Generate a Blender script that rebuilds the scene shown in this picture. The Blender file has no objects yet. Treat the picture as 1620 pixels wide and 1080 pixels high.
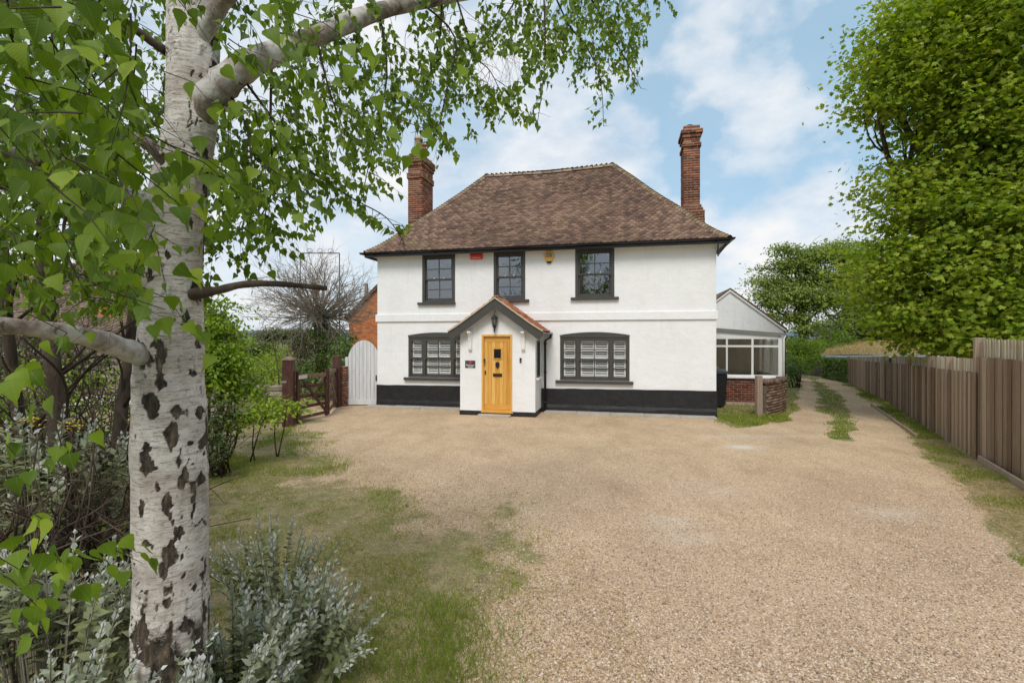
import bpy, bmesh, math, random
import numpy as np
from mathutils import Vector, Matrix
random.seed(7); np.random.seed(7)
sc = bpy.context.scene
COL = sc.collection
R = math.radians

# ------------------------------------------------------------ camera, sky, sun, exposure
F, CX, CY, CH = 765.0, 810.0, 534.0, 2.1
cam_d = bpy.data.cameras.new('camera'); cam = bpy.data.objects.new('camera', cam_d); COL.objects.link(cam)
cam.location = (0, 0, CH); cam.rotation_euler = (R(90), 0, 0)
cam_d.sensor_width = 36.0; cam_d.lens = 36.0*F/1620.0; cam_d.shift_y = -6.0/1620.0
cam_d.clip_start = 0.05; cam_d.clip_end = 5000
sc.camera = cam
SUN_EL, SUN_AZ = R(52), R(188)          # azimuth clockwise from +Y (the view direction)
SUN_STR, SKY_STR, CLOUD_V = 1.5, 0.09, 0.60
sc.view_settings.view_transform = 'Standard'; sc.view_settings.look = 'None'
sc.view_settings.gamma = 1; sc.view_settings.use_curve_mapping = False
sc.view_settings.exposure = 0.72
w = bpy.data.worlds.new('World'); sc.world = w; w.use_nodes = True
nt = w.node_tree; N = nt.nodes; L = nt.links
N.clear()
out = N.new('ShaderNodeOutputWorld'); bg = N.new('ShaderNodeBackground'); L.new(bg.outputs[0], out.inputs[0])
sky = N.new('ShaderNodeTexSky'); sky.sky_type = 'NISHITA'; sky.sun_disc = False
sky.sun_elevation = SUN_EL; sky.sun_rotation = SUN_AZ; sky.air_density = 1.0; sky.dust_density = 1.6; sky.ozone_density = 1.2
bg.inputs['Strength'].default_value = SKY_STR
tc = N.new('ShaderNodeTexCoord')
def wnoise(scale, vec_scale, loc, det, rough, dist=0.0):
    mp = N.new('ShaderNodeMapping'); mp.inputs['Scale'].default_value = vec_scale; mp.inputs['Location'].default_value = loc
    L.new(tc.outputs['Generated'], mp.inputs['Vector'])
    n = N.new('ShaderNodeTexNoise'); n.inputs['Scale'].default_value = scale; n.inputs['Detail'].default_value = det
    n.inputs['Roughness'].default_value = rough; n.inputs['Distortion'].default_value = dist
    L.new(mp.outputs[0], n.inputs['Vector']); return n
def wramp(src, stops):
    r = N.new('ShaderNodeValToRGB'); e = r.color_ramp.elements
    e[0].position, e[0].color = stops[0][0], stops[0][1]; e[1].position, e[1].color = stops[-1][0], stops[-1][1]
    for p, c in stops[1:-1]:
        k = e.new(p); k.color = c
    L.new(src, r.inputs[0]); return r
def g4(v): return (v, v, v, 1)
n1 = wnoise(4.3, (1, 1, 1.45), (0.75, 2.3, 0.62), 8, 0.50, 0.0)
m1 = wramp(n1.outputs['Fac'], [(0.42, g4(0)), (0.50, g4(0.6)), (0.60, g4(1))])
# thin high haze of cloud, denser towards the left (west) of the view
sepx = N.new('ShaderNodeSeparateXYZ'); L.new(tc.outputs['Generated'], sepx.inputs[0])
lf = N.new('ShaderNodeMapRange'); lf.inputs[1].default_value = 0.25; lf.inputs[2].default_value = -0.45; lf.inputs[3].default_value = 0.10; lf.inputs[4].default_value = 0.80
L.new(sepx.outputs['X'], lf.inputs[0])
mx = N.new('ShaderNodeMath'); mx.operation = 'MAXIMUM'; L.new(m1.outputs[0], mx.inputs[0]); L.new(lf.outputs[0], mx.inputs[1])
n2 = wnoise(5.0, (1, 1, 2.2), (2.1, 0.4, 0.2), 6, 0.6)
cc = wramp(n2.outputs['Fac'], [(0.32, (0.62, 0.72, 0.84, 1)), (0.52, (0.86, 0.90, 0.95, 1)), (0.68, (1.0, 0.985, 0.97, 1))])
cs = N.new('ShaderNodeVectorMath'); cs.operation = 'SCALE'; cs.inputs[3].default_value = CLOUD_V/SKY_STR
L.new(cc.outputs[0], cs.inputs[0])
# blue part: physical sky, lifted by the same thin haze
mixb = N.new('ShaderNodeMix'); mixb.data_type = 'RGBA'; mixb.inputs['Factor'].default_value = 0.55
L.new(sky.outputs[0], mixb.inputs['A']); mixb.inputs['B'].default_value = tuple(c/SKY_STR for c in (0.29, 0.46, 0.57)) + (1,)
mixc = N.new('ShaderNodeMix'); mixc.data_type = 'RGBA'
L.new(mx.outputs[0], mixc.inputs['Factor']); L.new(mixb.outputs['Result'], mixc.inputs['A']); L.new(cs.outputs[0], mixc.inputs['B'])
L.new(mixc.outputs['Result'], bg.inputs['Color'])
sd = bpy.data.lights.new('sun', 'SUN'); sun = bpy.data.objects.new('sun', sd); COL.objects.link(sun)
sd.energy = SUN_STR; sd.angle = R(22); sd.color = (1.0, 0.955, 0.89)
sdir = Vector((math.sin(SUN_AZ)*math.cos(SUN_EL), math.cos(SUN_AZ)*math.cos(SUN_EL), math.sin(SUN_EL)))
sun.rotation_euler = sdir.to_track_quat('Z', 'Y').to_euler(); sun.location = sdir*60

# ------------------------------------------------------------ helpers
def P(x, y, Y):                     # photo pixel at distance Y -> world point
    return Vector(((x-CX)*Y/F, Y, CH-(y-CY)*Y/F))
def G(x, y):                        # photo pixel on the ground -> world X, Y
    Y = CH*F/(y-CY); return ((x-CX)*Y/F, Y)
def tag(o, label=None, cat=None, group=None, kind=None):
    if label: o['label'] = label
    if cat: o['category'] = cat
    if group: o['group'] = group
    if kind: o['kind'] = kind
    return o
def thing(name, label, cat, loc=(0, 0, 0), rz=0.0, group=None):
    o = bpy.data.objects.new(name, None); COL.objects.link(o); o.location = loc; o.rotation_euler = (0, 0, rz)
    o.empty_display_size = 0.2
    return tag(o, label, cat, group)
def link(name, me, parent=None, mw=None, kind=None):
    o = bpy.data.objects.new(name, me); COL.objects.link(o)
    if parent is not None: o.parent = parent
    if mw is not None: o.matrix_basis = mw
    if kind: o['kind'] = kind
    return o
def npmesh(name, V, faces, mat, tint=None, smooth=False, k=3):
    """faces: (n,k) int array"""
    me = bpy.data.meshes.new(name)
    V = np.asarray(V, np.float32).reshape(-1, 3); Fa = np.asarray(faces, np.int32).reshape(-1, k)
    me.vertices.add(len(V)); me.vertices.foreach_set('co', V.ravel())
    me.loops.add(Fa.size); me.loops.foreach_set('vertex_index', Fa.ravel())
    me.polygons.add(len(Fa)); me.polygons.foreach_set('loop_start', np.arange(0, Fa.size, k, dtype=np.int32))
    me.polygons.foreach_set('loop_total', np.full(len(Fa), k, np.int32))
    if smooth: me.polygons.foreach_set('use_smooth', np.ones(len(Fa), bool))
    me.update(calc_edges=True)
    if tint is not None:
        a = me.attributes.new('tint', 'FLOAT', 'POINT'); a.data.foreach_set('value', np.asarray(tint, np.float32).ravel())
    me.materials.append(mat)
    return me
class MB:
    """collects boxes, tubes and prisms and links them as one mesh object"""
    def __init__(s): s.v = []; s.f = []; s.t = []; s.cur = 0.5; s.sm = []
    def add(s, vs, fs, smooth=False):
        b = len(s.v); s.v += [tuple(p) for p in vs]; s.f += [tuple(i+b for i in f) for f in fs]
        s.t += [s.cur]*len(vs); s.sm += [smooth]*len(fs); return s
    def box(s, a, b, m=None):
        x0, y0, z0 = (min(a[i], b[i]) for i in range(3)); x1, y1, z1 = (max(a[i], b[i]) for i in range(3))
        vs = [Vector(p) for p in ((x0,y0,z0),(x1,y0,z0),(x1,y1,z0),(x0,y1,z0),(x0,y0,z1),(x1,y0,z1),(x1,y1,z1),(x0,y1,z1))]
        if m is not None: vs = [m @ p for p in vs]
        return s.add(vs, [(0,3,2,1),(4,5,6,7),(0,1,5,4),(1,2,6,5),(2,3,7,6),(3,0,4,7)])
    def beam(s, p, q, w, h, up=(0, 0, 1)):      # rectangular bar from p to q
        p, q = Vector(p), Vector(q); d = (q-p); l = d.length; d.normalize(); up = Vector(up)
        sd_ = d.cross(up); sd_ = sd_.normalized() if sd_.length > 1e-4 else Vector((1, 0, 0)); u2 = sd_.cross(d)
        m = Matrix((( sd_.x, d.x, u2.x, p.x), (sd_.y, d.y, u2.y, p.y), (sd_.z, d.z, u2.z, p.z), (0, 0, 0, 1)))
        return s.box((-w/2, 0, -h/2), (w/2, l, h/2), m)
    def tube(s, pts, rad, n=8, cap=True):
        pts = [Vector(p) for p in pts]
        if not hasattr(rad, '__len__'): rad = [rad]*len(pts)
        vs = []; fs = []; prev = None
        for i, p in enumerate(pts):
            d = (pts[min(i+1, len(pts)-1)]-pts[max(i-1, 0)])
            d = d.normalized() if d.length > 1e-9 else Vector((0, 0, 1))
            a = prev if prev is not None else (Vector((1, 0, 0)) if abs(d.x) < 0.8 else Vector((0, 1, 0)))
            a = (a - d*a.dot(d)).normalized(); prev = a; b = d.cross(a)
            for k in range(n):
                t = 2*math.pi*k/n; vs.append(p+(a*math.cos(t)+b*math.sin(t))*rad[i])
        for i in range(len(pts)-1):
            for k in range(n):
                fs.append((i*n+k, i*n+(k+1) % n, (i+1)*n+(k+1) % n, (i+1)*n+k))
        if cap: fs.append(tuple(range(n-1, -1, -1))); fs.append(tuple(range((len(pts)-1)*n, len(pts)*n)))
        return s.add(vs, fs, True)
    def lathe(s, c, prof, n=16):                 # prof: (radius, z) around a vertical axis through c
        return s.tube([Vector((c[0], c[1], c[2]+z)) for r, z in prof], [max(r, 1e-4) for r, z in prof], n)
    def prism(s, poly, a, b, m=None):           # poly in (x, z); extruded along y from a to b
        n = len(poly); vs = [Vector((x, a, z)) for x, z in poly]+[Vector((x, b, z)) for x, z in poly]
        if m is not None: vs = [m @ p for p in vs]
        fs = [tuple(range(n)), tuple(range(2*n-1, n-1, -1))]+[(i, i+n, (i+1) % n+n, (i+1) % n) for i in range(n)]
        return s.add(vs, fs)
    def mesh(s, name, mat):
        me = bpy.data.meshes.new(name); me.from_pydata(s.v, [], s.f); me.update()
        me.polygons.foreach_set('use_smooth', s.sm)
        a = me.attributes.new('tint', 'FLOAT', 'POINT'); a.data.foreach_set('value', np.array(s.t, np.float32))
        for m in (mat if isinstance(mat, (list, tuple)) else [mat]): me.materials.append(m)
        if any(s.sm) and not all(s.sm): pass
        return me
    def build(s, name, mat, parent=None, kind=None, recalc=True, bevel=0):
        me = s.mesh(name, mat)
        if recalc or bevel:
            bm = bmesh.new(); bm.from_mesh(me); bmesh.ops.recalc_face_normals(bm, faces=bm.faces)
            if bevel: bmesh.ops.bevel(bm, geom=[e for e in bm.edges if e.calc_face_angle(0) > 0.6], offset=bevel, segments=1, affect='EDGES', clamp_overlap=True)
            bm.to_mesh(me); bm.free()
        return link(name, me, parent, None, kind)
def hash3(x, y, z):
    h = np.sin(x*127.1+y*311.7+z*74.7)*43758.5453; return h-np.floor(h)
def vnoise(x, y, z=0.0):
    x = np.asarray(x, float); y = np.asarray(y, float); z = np.asarray(z, float)+0*x
    xi, yi, zi = np.floor(x), np.floor(y), np.floor(z); u, v, w_ = x-xi, y-yi, z-zi
    u, v, w_ = (t*t*(3-2*t) for t in (u, v, w_)); r = 0
    for a in (0, 1):
        for b in (0, 1):
            for c in (0, 1):
                r = r+hash3(xi+a, yi+b, zi+c)*(u if a else 1-u)*(v if b else 1-v)*(w_ if c else 1-w_)
    return r
def fbm(x, y, z=0.0, o=4):
    s = 0; a = 0.5; t = 0
    for i in range(o):
        s = s+a*vnoise(np.asarray(x)*2**i+i*17.3, np.asarray(y)*2**i+i*5.1, np.asarray(z)*2**i+i*9.7); t += a; a *= 0.5
    return s/t

# ------------------------------------------------------------ materials
def ramp(nt_, src, stops):
    r = nt_.nodes.new('ShaderNodeValToRGB'); e = r.color_ramp.elements
    def c4(c): return tuple(c)+(1,) if hasattr(c, '__len__') else (c, c, c, 1)
    e[0].position, e[0].color = stops[0][0], c4(stops[0][1]); e[1].position, e[1].color = stops[-1][0], c4(stops[-1][1])
    for p, c in stops[1:-1]:
        k = e.new(p); k.color = c4(c)
    nt_.links.new(src, r.inputs[0]); return r.outputs[0]
def spread(cols, lo=0.3, hi=0.7):
    n = len(cols); return [(lo+(hi-lo)*i/(n-1), c) for i, c in enumerate(cols)]
class Mat:
    def __init__(s, name):
        s.m = bpy.data.materials.new(name); s.m.use_nodes = True; s.nt = s.m.node_tree; s.N = s.nt.nodes; s.L = s.nt.links
        s.b = s.N['Principled BSDF']; s.g = s.N.new('ShaderNodeNewGeometry'); s.pos = s.g.outputs['Position']
    def coords(s, scale=(1, 1, 1), obj=False, rot=0.0):
        mp = s.N.new('ShaderNodeMapping'); mp.inputs['Scale'].default_value = scale; mp.inputs['Rotation'].default_value = (0, 0, rot)
        src = s.pos
        if obj: src = s.N.new('ShaderNodeTexCoord').outputs['Object']
        s.L.new(src, mp.inputs[0]); return mp.outputs[0]
    def noise(s, scale, stretch=(1, 1, 1), det=5, rough=0.6, obj=False, dist=0.0, out='Fac', rot=0.0):
        n = s.N.new('ShaderNodeTexNoise'); n.inputs['Scale'].default_value = scale; n.inputs['Detail'].default_value = det
        n.inputs['Roughness'].default_value = rough; n.inputs['Distortion'].default_value = dist
        s.L.new(s.coords(stretch, obj, rot), n.inputs['Vector']); return n.outputs[out]
    def attr(s, name='tint'):
        a = s.N.new('ShaderNodeAttribute'); a.attribute_name = name; return a.outputs['Fac']
    def math(s, op, a, b=0.0):
        n = s.N.new('ShaderNodeMath'); n.operation = op
        for i, v in enumerate((a, b)):
            if isinstance(v, (int, float)): n.inputs[i].default_value = v
            else: s.L.new(v, n.inputs[i])
        return n.outputs[0]
    def mix(s, fac, a, b, mode='MIX'):
        n = s.N.new('ShaderNodeMix'); n.data_type = 'RGBA'; n.blend_type = mode
        if isinstance(fac, (int, float)): n.inputs['Factor'].default_value = fac
        else: s.L.new(fac, n.inputs['Factor'])
        for k, v in (('A', a), ('B', b)):
            if isinstance(v, (tuple, list)): n.inputs[k].default_value = tuple(v)+(1,) if len(v) == 3 else v
            else: s.L.new(v, n.inputs[k])
        return n.outputs['Result']
    def bump(s, h, strength=0.4, dist=0.01, prev=None):
        n = s.N.new('ShaderNodeBump'); n.inputs['Strength'].default_value = strength; n.inputs['Distance'].default_value = dist
        s.L.new(h, n.inputs['Height'])
        if prev is not None: s.L.new(prev, n.inputs['Normal'])
        s.L.new(n.outputs[0], s.b.inputs['Normal']); return n.outputs[0]
    def color(s, c): s.L.new(c, s.b.inputs['Base Color'])
    def rough(s, r, spec=0.3):
        if isinstance(r, (int, float)): s.b.inputs['Roughness'].default_value = r
        else: s.L.new(r, s.b.inputs['Roughness'])
        s.b.inputs['Specular IOR Level'].default_value = spec
def simple(name, cols, scale=4, rough=0.7, bump=0.3, bscale=40, stretch=(1, 1, 1), tint=0.0, spec=0.3, bdist=0.006, lo=0.3, hi=0.7, rnd=0.0, rot=0.0, metal=0.0):
    k = Mat(name)
    f = k.noise(scale, stretch, rot=rot)
    if tint: f = k.math('ADD', k.math('MULTIPLY', f, 1-tint), k.math('MULTIPLY', k.attr(), tint))
    if rnd:
        oi = k.N.new('ShaderNodeObjectInfo').outputs['Random']
        f = k.math('ADD', k.math('MULTIPLY', f, 1-rnd), k.math('MULTIPLY', oi, rnd))
    k.color(ramp(k.nt, f, spread(cols, lo, hi))); k.rough(rough, spec)
    k.b.inputs['Metallic'].default_value = metal
    if bump: k.bump(k.noise(bscale, stretch, rot=rot), bump, bdist)
    return k.m
def leafmat(name, cols, trans=0.35, rough=0.5, spec=0.35, back=None, tcol=(1.0, 1.15, 0.35)):
    gain_ = 1.12 if 'silver' in name else 1.0 if 'dry' in name else 1.5 if name in ('birch_leaf', 'sycamore_leaf') else 1.32
    cols = [tuple(min(.6, c*gain_) for c in q) for q in cols]
    k = Mat(name)
    f = k.math('ADD', k.math('MULTIPLY', k.attr(), 0.8), k.math('MULTIPLY', k.noise(1.2, det=2), 0.2))
    c = ramp(k.nt, f, spread(cols, 0.05, 0.95)); k.rough(rough, spec)
    if back is not None: c = k.mix(k.g.outputs['Backfacing'], c, back)
    k.color(c)
    tr = k.N.new('ShaderNodeBsdfTranslucent'); k.L.new(k.mix(1.0, c, tcol, 'MULTIPLY'), tr.inputs[0])
    ms = k.N.new('ShaderNodeMixShader'); ms.inputs[0].default_value = trans
    k.L.new(k.b.outputs[0], ms.inputs[1]); k.L.new(tr.outputs[0], ms.inputs[2])
    k.L.new(ms.outputs[0], k.N['Material Output'].inputs[0]); return k.m

white_wall = Mat('white_masonry_paint')
_f = white_wall.noise(1.3, (1, 1, 0.5), det=6)
white_wall.color(ramp(white_wall.nt, _f, [(0.3, (0.77, 0.765, 0.75)), (0.5, (0.81, 0.81, 0.805)), (0.75, (0.83, 0.83, 0.83))]))
_s = ramp(white_wall.nt, white_wall.noise(5, (1.5, 1.5, .12), det=6, rough=.65), [(0.56, 0.0), (0.74, 0.5)])
white_wall.color(white_wall.mix(_s, white_wall.b.inputs['Base Color'].links[0].from_socket, (0.66, 0.65, 0.62)))
white_wall.rough(0.75, 0.25)
_b = white_wall.bump(white_wall.noise(2.2, (1, 1, 1), det=4), 0.7, 0.035); white_wall.bump(white_wall.noise(22, (1, 1, 1.5), det=6), 0.45, 0.008, _b)
white_wall = white_wall.m
white_wood = simple('white_painted_wood', [(0.74, 0.74, 0.72), (0.80, 0.80, 0.79)], 6, 0.45, 0.15, 30, (3, 3, 0.4))
aged_white = simple('aged_white_gate_paint', [(0.52, 0.52, 0.51), (0.68, 0.69, 0.70)], 4, 0.6, 0.3, 20, (4, 4, 0.4))
plinth_m = simple('black_plinth_paint', [(0.012, 0.012, 0.013), (0.024, 0.023, 0.024)], 5, 0.55, 0.7, 9, bdist=0.02, spec=0.35)
grey_frame = simple('grey_frame_paint', [(0.060, 0.056, 0.050), (0.072, 0.068, 0.062)], 6, 0.4, 0.1, 40, spec=0.4)
black_gloss = simple('black_gutter_plastic', [(0.008, 0.008, 0.009), (0.013, 0.013, 0.014)], 8, 0.28, 0.05, 20, spec=0.5)
black_iron = simple('black_iron', [(0.010, 0.010, 0.010), (0.022, 0.021, 0.020)], 20, 0.4, 0.3, 60, spec=0.5)
oak = simple('oak_wood', [(0.42, 0.17, 0.022), (0.62, 0.30, 0.055), (0.70, 0.39, 0.10), (0.75, 0.47, 0.15)], 5, 0.42, 0.15, 50, (6, 6, 0.35), rnd=0.35, lo=0.25, hi=0.75)
oak_h = simple('oak_wood_crosswise', [(0.58, 0.27, 0.045), (0.72, 0.40, 0.10)], 5, 0.42, 0.15, 50, (0.5, 6, 8), lo=0.25, hi=0.75)
mortar = simple('lime_mortar', [(0.26, 0.22, 0.17), (0.44, 0.38, 0.31)], 12, 0.95, 0.5, 60)
def tilemat(name, cols, lichen):
    k = Mat(name)
    f = k.math('ADD', k.math('MULTIPLY', k.attr(), 0.75), k.math('MULTIPLY', k.noise(2.0), 0.25))
    c = ramp(k.nt, f, spread(cols, 0.08, 0.92))
    big = ramp(k.nt, k.noise(0.8, (1, 1, 0.7), det=4), [(0.50, 0.0), (0.66, 1.0)])
    fine = ramp(k.nt, k.noise(28, det=3), [(0.46, 0.0), (0.6, 1.0)])
    c = k.mix(k.math('MULTIPLY', k.math('MULTIPLY', big, fine), lichen), c, (0.34, 0.26, 0.11))
    g = ramp(k.nt, k.noise(45, det=4), [(0.56, 0.0), (0.70, 1.0)])
    c = k.mix(k.math('MULTIPLY', g, 0.5*lichen), c, (0.30, 0.27, 0.22))
    k.color(c); k.rough(0.9, 0.2); k.bump(k.noise(60), 0.6, 0.004); return k.m
tile_m = tilemat('old_clay_tile', [(0.080, 0.052, 0.045), (0.125, 0.080, 0.062), (0.170, 0.105, 0.079), (0.215, 0.132, 0.096), (0.28, 0.185, 0.135)], 0.3)
hip_m = tilemat('hip_and_ridge_tile', [(0.16, 0.115, 0.085), (0.28, 0.20, 0.135), (0.37, 0.28, 0.18)], 0.7)
porch_tile_m = tilemat('porch_clay_tile', [(0.18, 0.055, 0.032), (0.42, 0.14, 0.075), (0.55, 0.24, 0.15), (0.62, 0.34, 0.24)], 0.15)
verge_m = simple('verge_mortar', [(0.42, 0.34, 0.22), (0.55, 0.46, 0.32)], 12, 0.9, 0.4, 40)
def brickmat(name, cols, soot=0.6):
    k = Mat(name)
    f = k.math('ADD', k.math('MULTIPLY', k.attr(), 0.75), k.math('MULTIPLY', k.noise(9), 0.25))
    c = ramp(k.nt, f, spread(cols, 0.08, 0.92))
    st = ramp(k.nt, k.noise(1.6, det=5), [(0.42, 0.0), (0.65, 1.0)])
    c = k.mix(k.math('MULTIPLY', st, soot), c, (0.10, 0.065, 0.042))
    k.color(c); k.rough(0.92, 0.2); k.bump(k.noise(55), 0.6, 0.004); return k.m
brick_m = brickmat('red_brick', [(0.12, 0.055, 0.040), (0.25, 0.095, 0.060), (0.35, 0.135, 0.080), (0.42, 0.20, 0.125)], 0.5)
brick_dark = brickmat('dark_red_brick', [(0.10, 0.040, 0.028), (0.18, 0.062, 0.040), (0.24, 0.088, 0.055)], 0.25)
old_brick = brickmat('weathered_brick', [(0.10, 0.06, 0.045), (0.17, 0.10, 0.07), (0.24, 0.15, 0.11), (0.30, 0.22, 0.16)], 0.5)
def course_brick(name, c1, c2, mort, sc_=1.0, rot=0.0):
    k = Mat(name); sep = k.N.new('ShaderNodeSeparateXYZ'); k.L.new(k.coords(obj=True), sep.inputs[0])
    cmb = k.N.new('ShaderNodeCombineXYZ'); k.L.new(k.math('ADD', sep.outputs[0], sep.outputs[1]), cmb.inputs[0]); k.L.new(sep.outputs[2], cmb.inputs[1])
    b = k.N.new('ShaderNodeTexBrick'); k.L.new(cmb.outputs[0], b.inputs['Vector'])
    b.inputs['Scale'].default_value = sc_; b.inputs['Brick Width'].default_value = 0.225; b.inputs['Row Height'].default_value = 0.075
    b.inputs['Mortar Size'].default_value = 0.006; b.inputs['Color1'].default_value = tuple(c1)+(1,); b.inputs['Color2'].default_value = tuple(c2)+(1,); b.inputs['Mortar'].default_value = tuple(mort)+(1,)
    c = k.mix(0.35, b.outputs[0], ramp(k.nt, k.noise(3), [(0.3, (0.3, 0.3, 0.3)), (0.7, (1.2, 1.2, 1.2))]), 'MULTIPLY')
    k.color(c); k.rough(0.9, 0.2); k.bump(b.outputs['Fac'], -0.5, 0.01); return k.m
orange_wall = course_brick('orange_brickwork', (0.52, 0.15, 0.045), (0.68, 0.25, 0.085), (0.34, 0.24, 0.16))
def glass(name, tint=(0.75, 0.78, 0.78), refl=0.10):
    m = bpy.data.materials.new(name); m.use_nodes = True; n = m.node_tree.nodes; l = m.node_tree.links
    n.remove(n['Principled BSDF']); tr = n.new('ShaderNodeBsdfTransparent'); tr.inputs[0].default_value = tuple(tint)+(1,)
    gl = n.new('ShaderNodeBsdfGlossy'); gl.inputs['Roughness'].default_value = 0.01; gl.inputs['Color'].default_value = (0.95, 0.96, 1.0, 1)
    tx = n.new('ShaderNodeTexNoise'); tx.inputs['Scale'].default_value = 1.6; tx.inputs['Detail'].default_value = 1
    g = n.new('ShaderNodeNewGeometry'); l.new(g.outputs['Position'], tx.inputs[0])
    bp = n.new('ShaderNodeBump'); bp.inputs['Strength'].default_value = 0.25; bp.inputs['Distance'].default_value = 0.02; l.new(tx.outputs['Fac'], bp.inputs['Height']); l.new(bp.outputs[0], gl.inputs['Normal'])
    fr = n.new('ShaderNodeLayerWeight'); fr.inputs[0].default_value = .5
    pw = n.new('ShaderNodeMath'); pw.operation = 'POWER'; pw.inputs[1].default_value = 4.0; l.new(fr.outputs['Facing'], pw.inputs[0])
    a = n.new('ShaderNodeMath'); a.operation = 'ADD'; a.inputs[1].default_value = refl+.04; l.new(pw.outputs[0], a.inputs[0])
    mx_ = n.new('ShaderNodeMixShader'); l.new(a.outputs[0], mx_.inputs[0]); l.new(tr.outputs[0], mx_.inputs[1]); l.new(gl.outputs[0], mx_.inputs[2])
    l.new(mx_.outputs[0], n['Material Output'].inputs[0]); return m
glass_m = glass('window_glass', (0.80, 0.82, 0.82), refl=0.11)
conserv_glass = glass('conservatory_glass', (0.95, 0.95, 0.93), .06)
glass_low = glass('lower_window_glass', (1, 1, 1), -0.01)
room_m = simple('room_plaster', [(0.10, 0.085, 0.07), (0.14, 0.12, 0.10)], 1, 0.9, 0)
fence_m = Mat('weathered_fence_board')
_o = fence_m.N.new('ShaderNodeObjectInfo').outputs['Random']
_g = fence_m.noise(7, (7, 7, 0.35), det=6)
_f = fence_m.math('ADD', fence_m.math('MULTIPLY', _g, 0.55), fence_m.math('MULTIPLY', _o, 0.45))
_c = ramp(fence_m.nt, _f, [(0.22, (0.12, 0.078, 0.048)), (0.42, (0.22, 0.15, 0.095)), (0.58, (0.31, 0.22, 0.145)), (0.8, (0.40, 0.31, 0.225))])
_v = fence_m.N.new('ShaderNodeTexVoronoi'); _v.inputs['Scale'].default_value = 5.0; fence_m.L.new(fence_m.coords((1.6, 1.6, 1)), _v.inputs[0])
_c = fence_m.mix(ramp(fence_m.nt, _v.outputs['Distance'], [(0.045, 0.75), (0.075, 0.0)]), _c, (0.045, 0.028, 0.018))
fence_m.color(_c); fence_m.rough(0.9, 0.2); fence_m.bump(fence_m.noise(30, (6, 6, 0.4)), 0.5, 0.004); fence_m = fence_m.m
slat_m = simple('grey_fence_slat', [(0.24, 0.195, 0.135), (0.36, 0.30, 0.215), (0.46, 0.40, 0.30)], 6, 0.9, 0.4, 30, (6, 6, 0.4), rnd=0.4)
post_m = simple('pale_fence_post', [(0.26, 0.19, 0.14), (0.38, 0.29, 0.22)], 6, 0.9, 0.4, 30, (6, 6, 0.4))
gate_m = simple('brown_stained_gate_timber', [(0.045, 0.018, 0.013), (0.075, 0.032, 0.024), (0.11, 0.055, 0.042)], 5, 0.5, 0.3, 30, (3, 3, 1.2), rnd=0.2)
gate_top = simple('weathered_gate_timber', [(0.16, 0.10, 0.07), (0.26, 0.18, 0.13)], 6, 0.8, 0.3, 30, (3, 3, 1))
concrete = simple('pale_concrete', [(0.34, 0.30, 0.25), (0.46, 0.42, 0.36)], 4, 0.9, 0.4, 40)
stone_m = brickmat('garden_stone', [(0.12, 0.095, 0.075), (0.22, 0.18, 0.14), (0.30, 0.25, 0.20), (0.36, 0.31, 0.26)], 0.3)
bark_m = simple('dark_bark', [(0.035, 0.025, 0.018), (0.075, 0.055, 0.040), (0.12, 0.095, 0.07)], 9, 0.95, 0.9, 30, (1, 1, 0.35), bdist=0.02)
twig_m = simple('twig_bark', [(0.030, 0.018, 0.013), (0.065, 0.042, 0.03)], 20, 0.8, 0.3, 60)
greytwig_m = simple('grey_bare_twig', [(0.17, 0.145, 0.12), (0.31, 0.27, 0.225)], 8, 0.9, 0.3, 40)
birch_leaf = leafmat('birch_leaf', [(0.040, 0.072, 0.009), (0.068, 0.115, 0.011), (0.100, 0.155, 0.014), (0.150, 0.210, 0.018), (0.23, 0.29, 0.030)], 0.45, 0.5, 0.28, tcol=(1.35, 1.35, 0.35))
maple_leaf = leafmat('sycamore_leaf', [(0.050, 0.080, 0.009), (0.085, 0.130, 0.012), (0.130, 0.195, 0.017), (0.180, 0.250, 0.024), (0.27, 0.29, 0.05)], 0.46, 0.55, 0.2, tcol=(1.35, 1.3, 0.3))
bright_leaf = leafmat('bright_shrub_leaf', [(0.065, 0.110, 0.012), (0.130, 0.195, 0.016), (0.20, 0.28, 0.022), (0.30, 0.36, 0.04)], 0.40, 0.5, tcol=(1.2, 1.3, 0.4))
dark_leaf = leafmat('dark_leaf', [(0.025, 0.040, 0.010), (0.048, 0.070, 0.014), (0.078, 0.105, 0.020), (0.12, 0.14, 0.030)], 0.25, 0.45, 0.4)
ivy_leaf = leafmat('ivy_leaf', [(0.032, 0.062, 0.012), (0.060, 0.110, 0.016), (0.100, 0.165, 0.022), (0.16, 0.23, 0.035)], 0.25, 0.35, 0.45)
pine_leaf = leafmat('far_conifer_foliage', [(0.075, 0.10, 0.032), (0.125, 0.165, 0.042), (0.185, 0.23, 0.055), (0.25, 0.29, 0.075)], 0.35, 0.6, 0.2)
silver_leaf = leafmat('silver_grey_leaf', [(0.10, 0.115, 0.030), (0.17, 0.19, 0.075), (0.25, 0.275, 0.16), (0.42, 0.455, 0.36), (0.62, 0.655, 0.58)], 0.15, 0.7, 0.2, tcol=(1, 1.05, 0.8))
grass_m = leafmat('grass_blade', [(0.085, 0.135, 0.016), (0.14, 0.19, 0.022), (0.20, 0.235, 0.035), (0.28, 0.26, 0.08), (0.42, 0.34, 0.17)], 0.35, 0.6, 0.2)
straw_m = leafmat('dry_grass', [(0.26, 0.19, 0.08), (0.42, 0.30, 0.13), (0.54, 0.42, 0.20)], 0.3, 0.7, 0.2)
yellow_m = simple('yellow_petal', [(0.75, 0.45, 0.02), (0.85, 0.6, 0.04)], 10, 0.6, 0)

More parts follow.
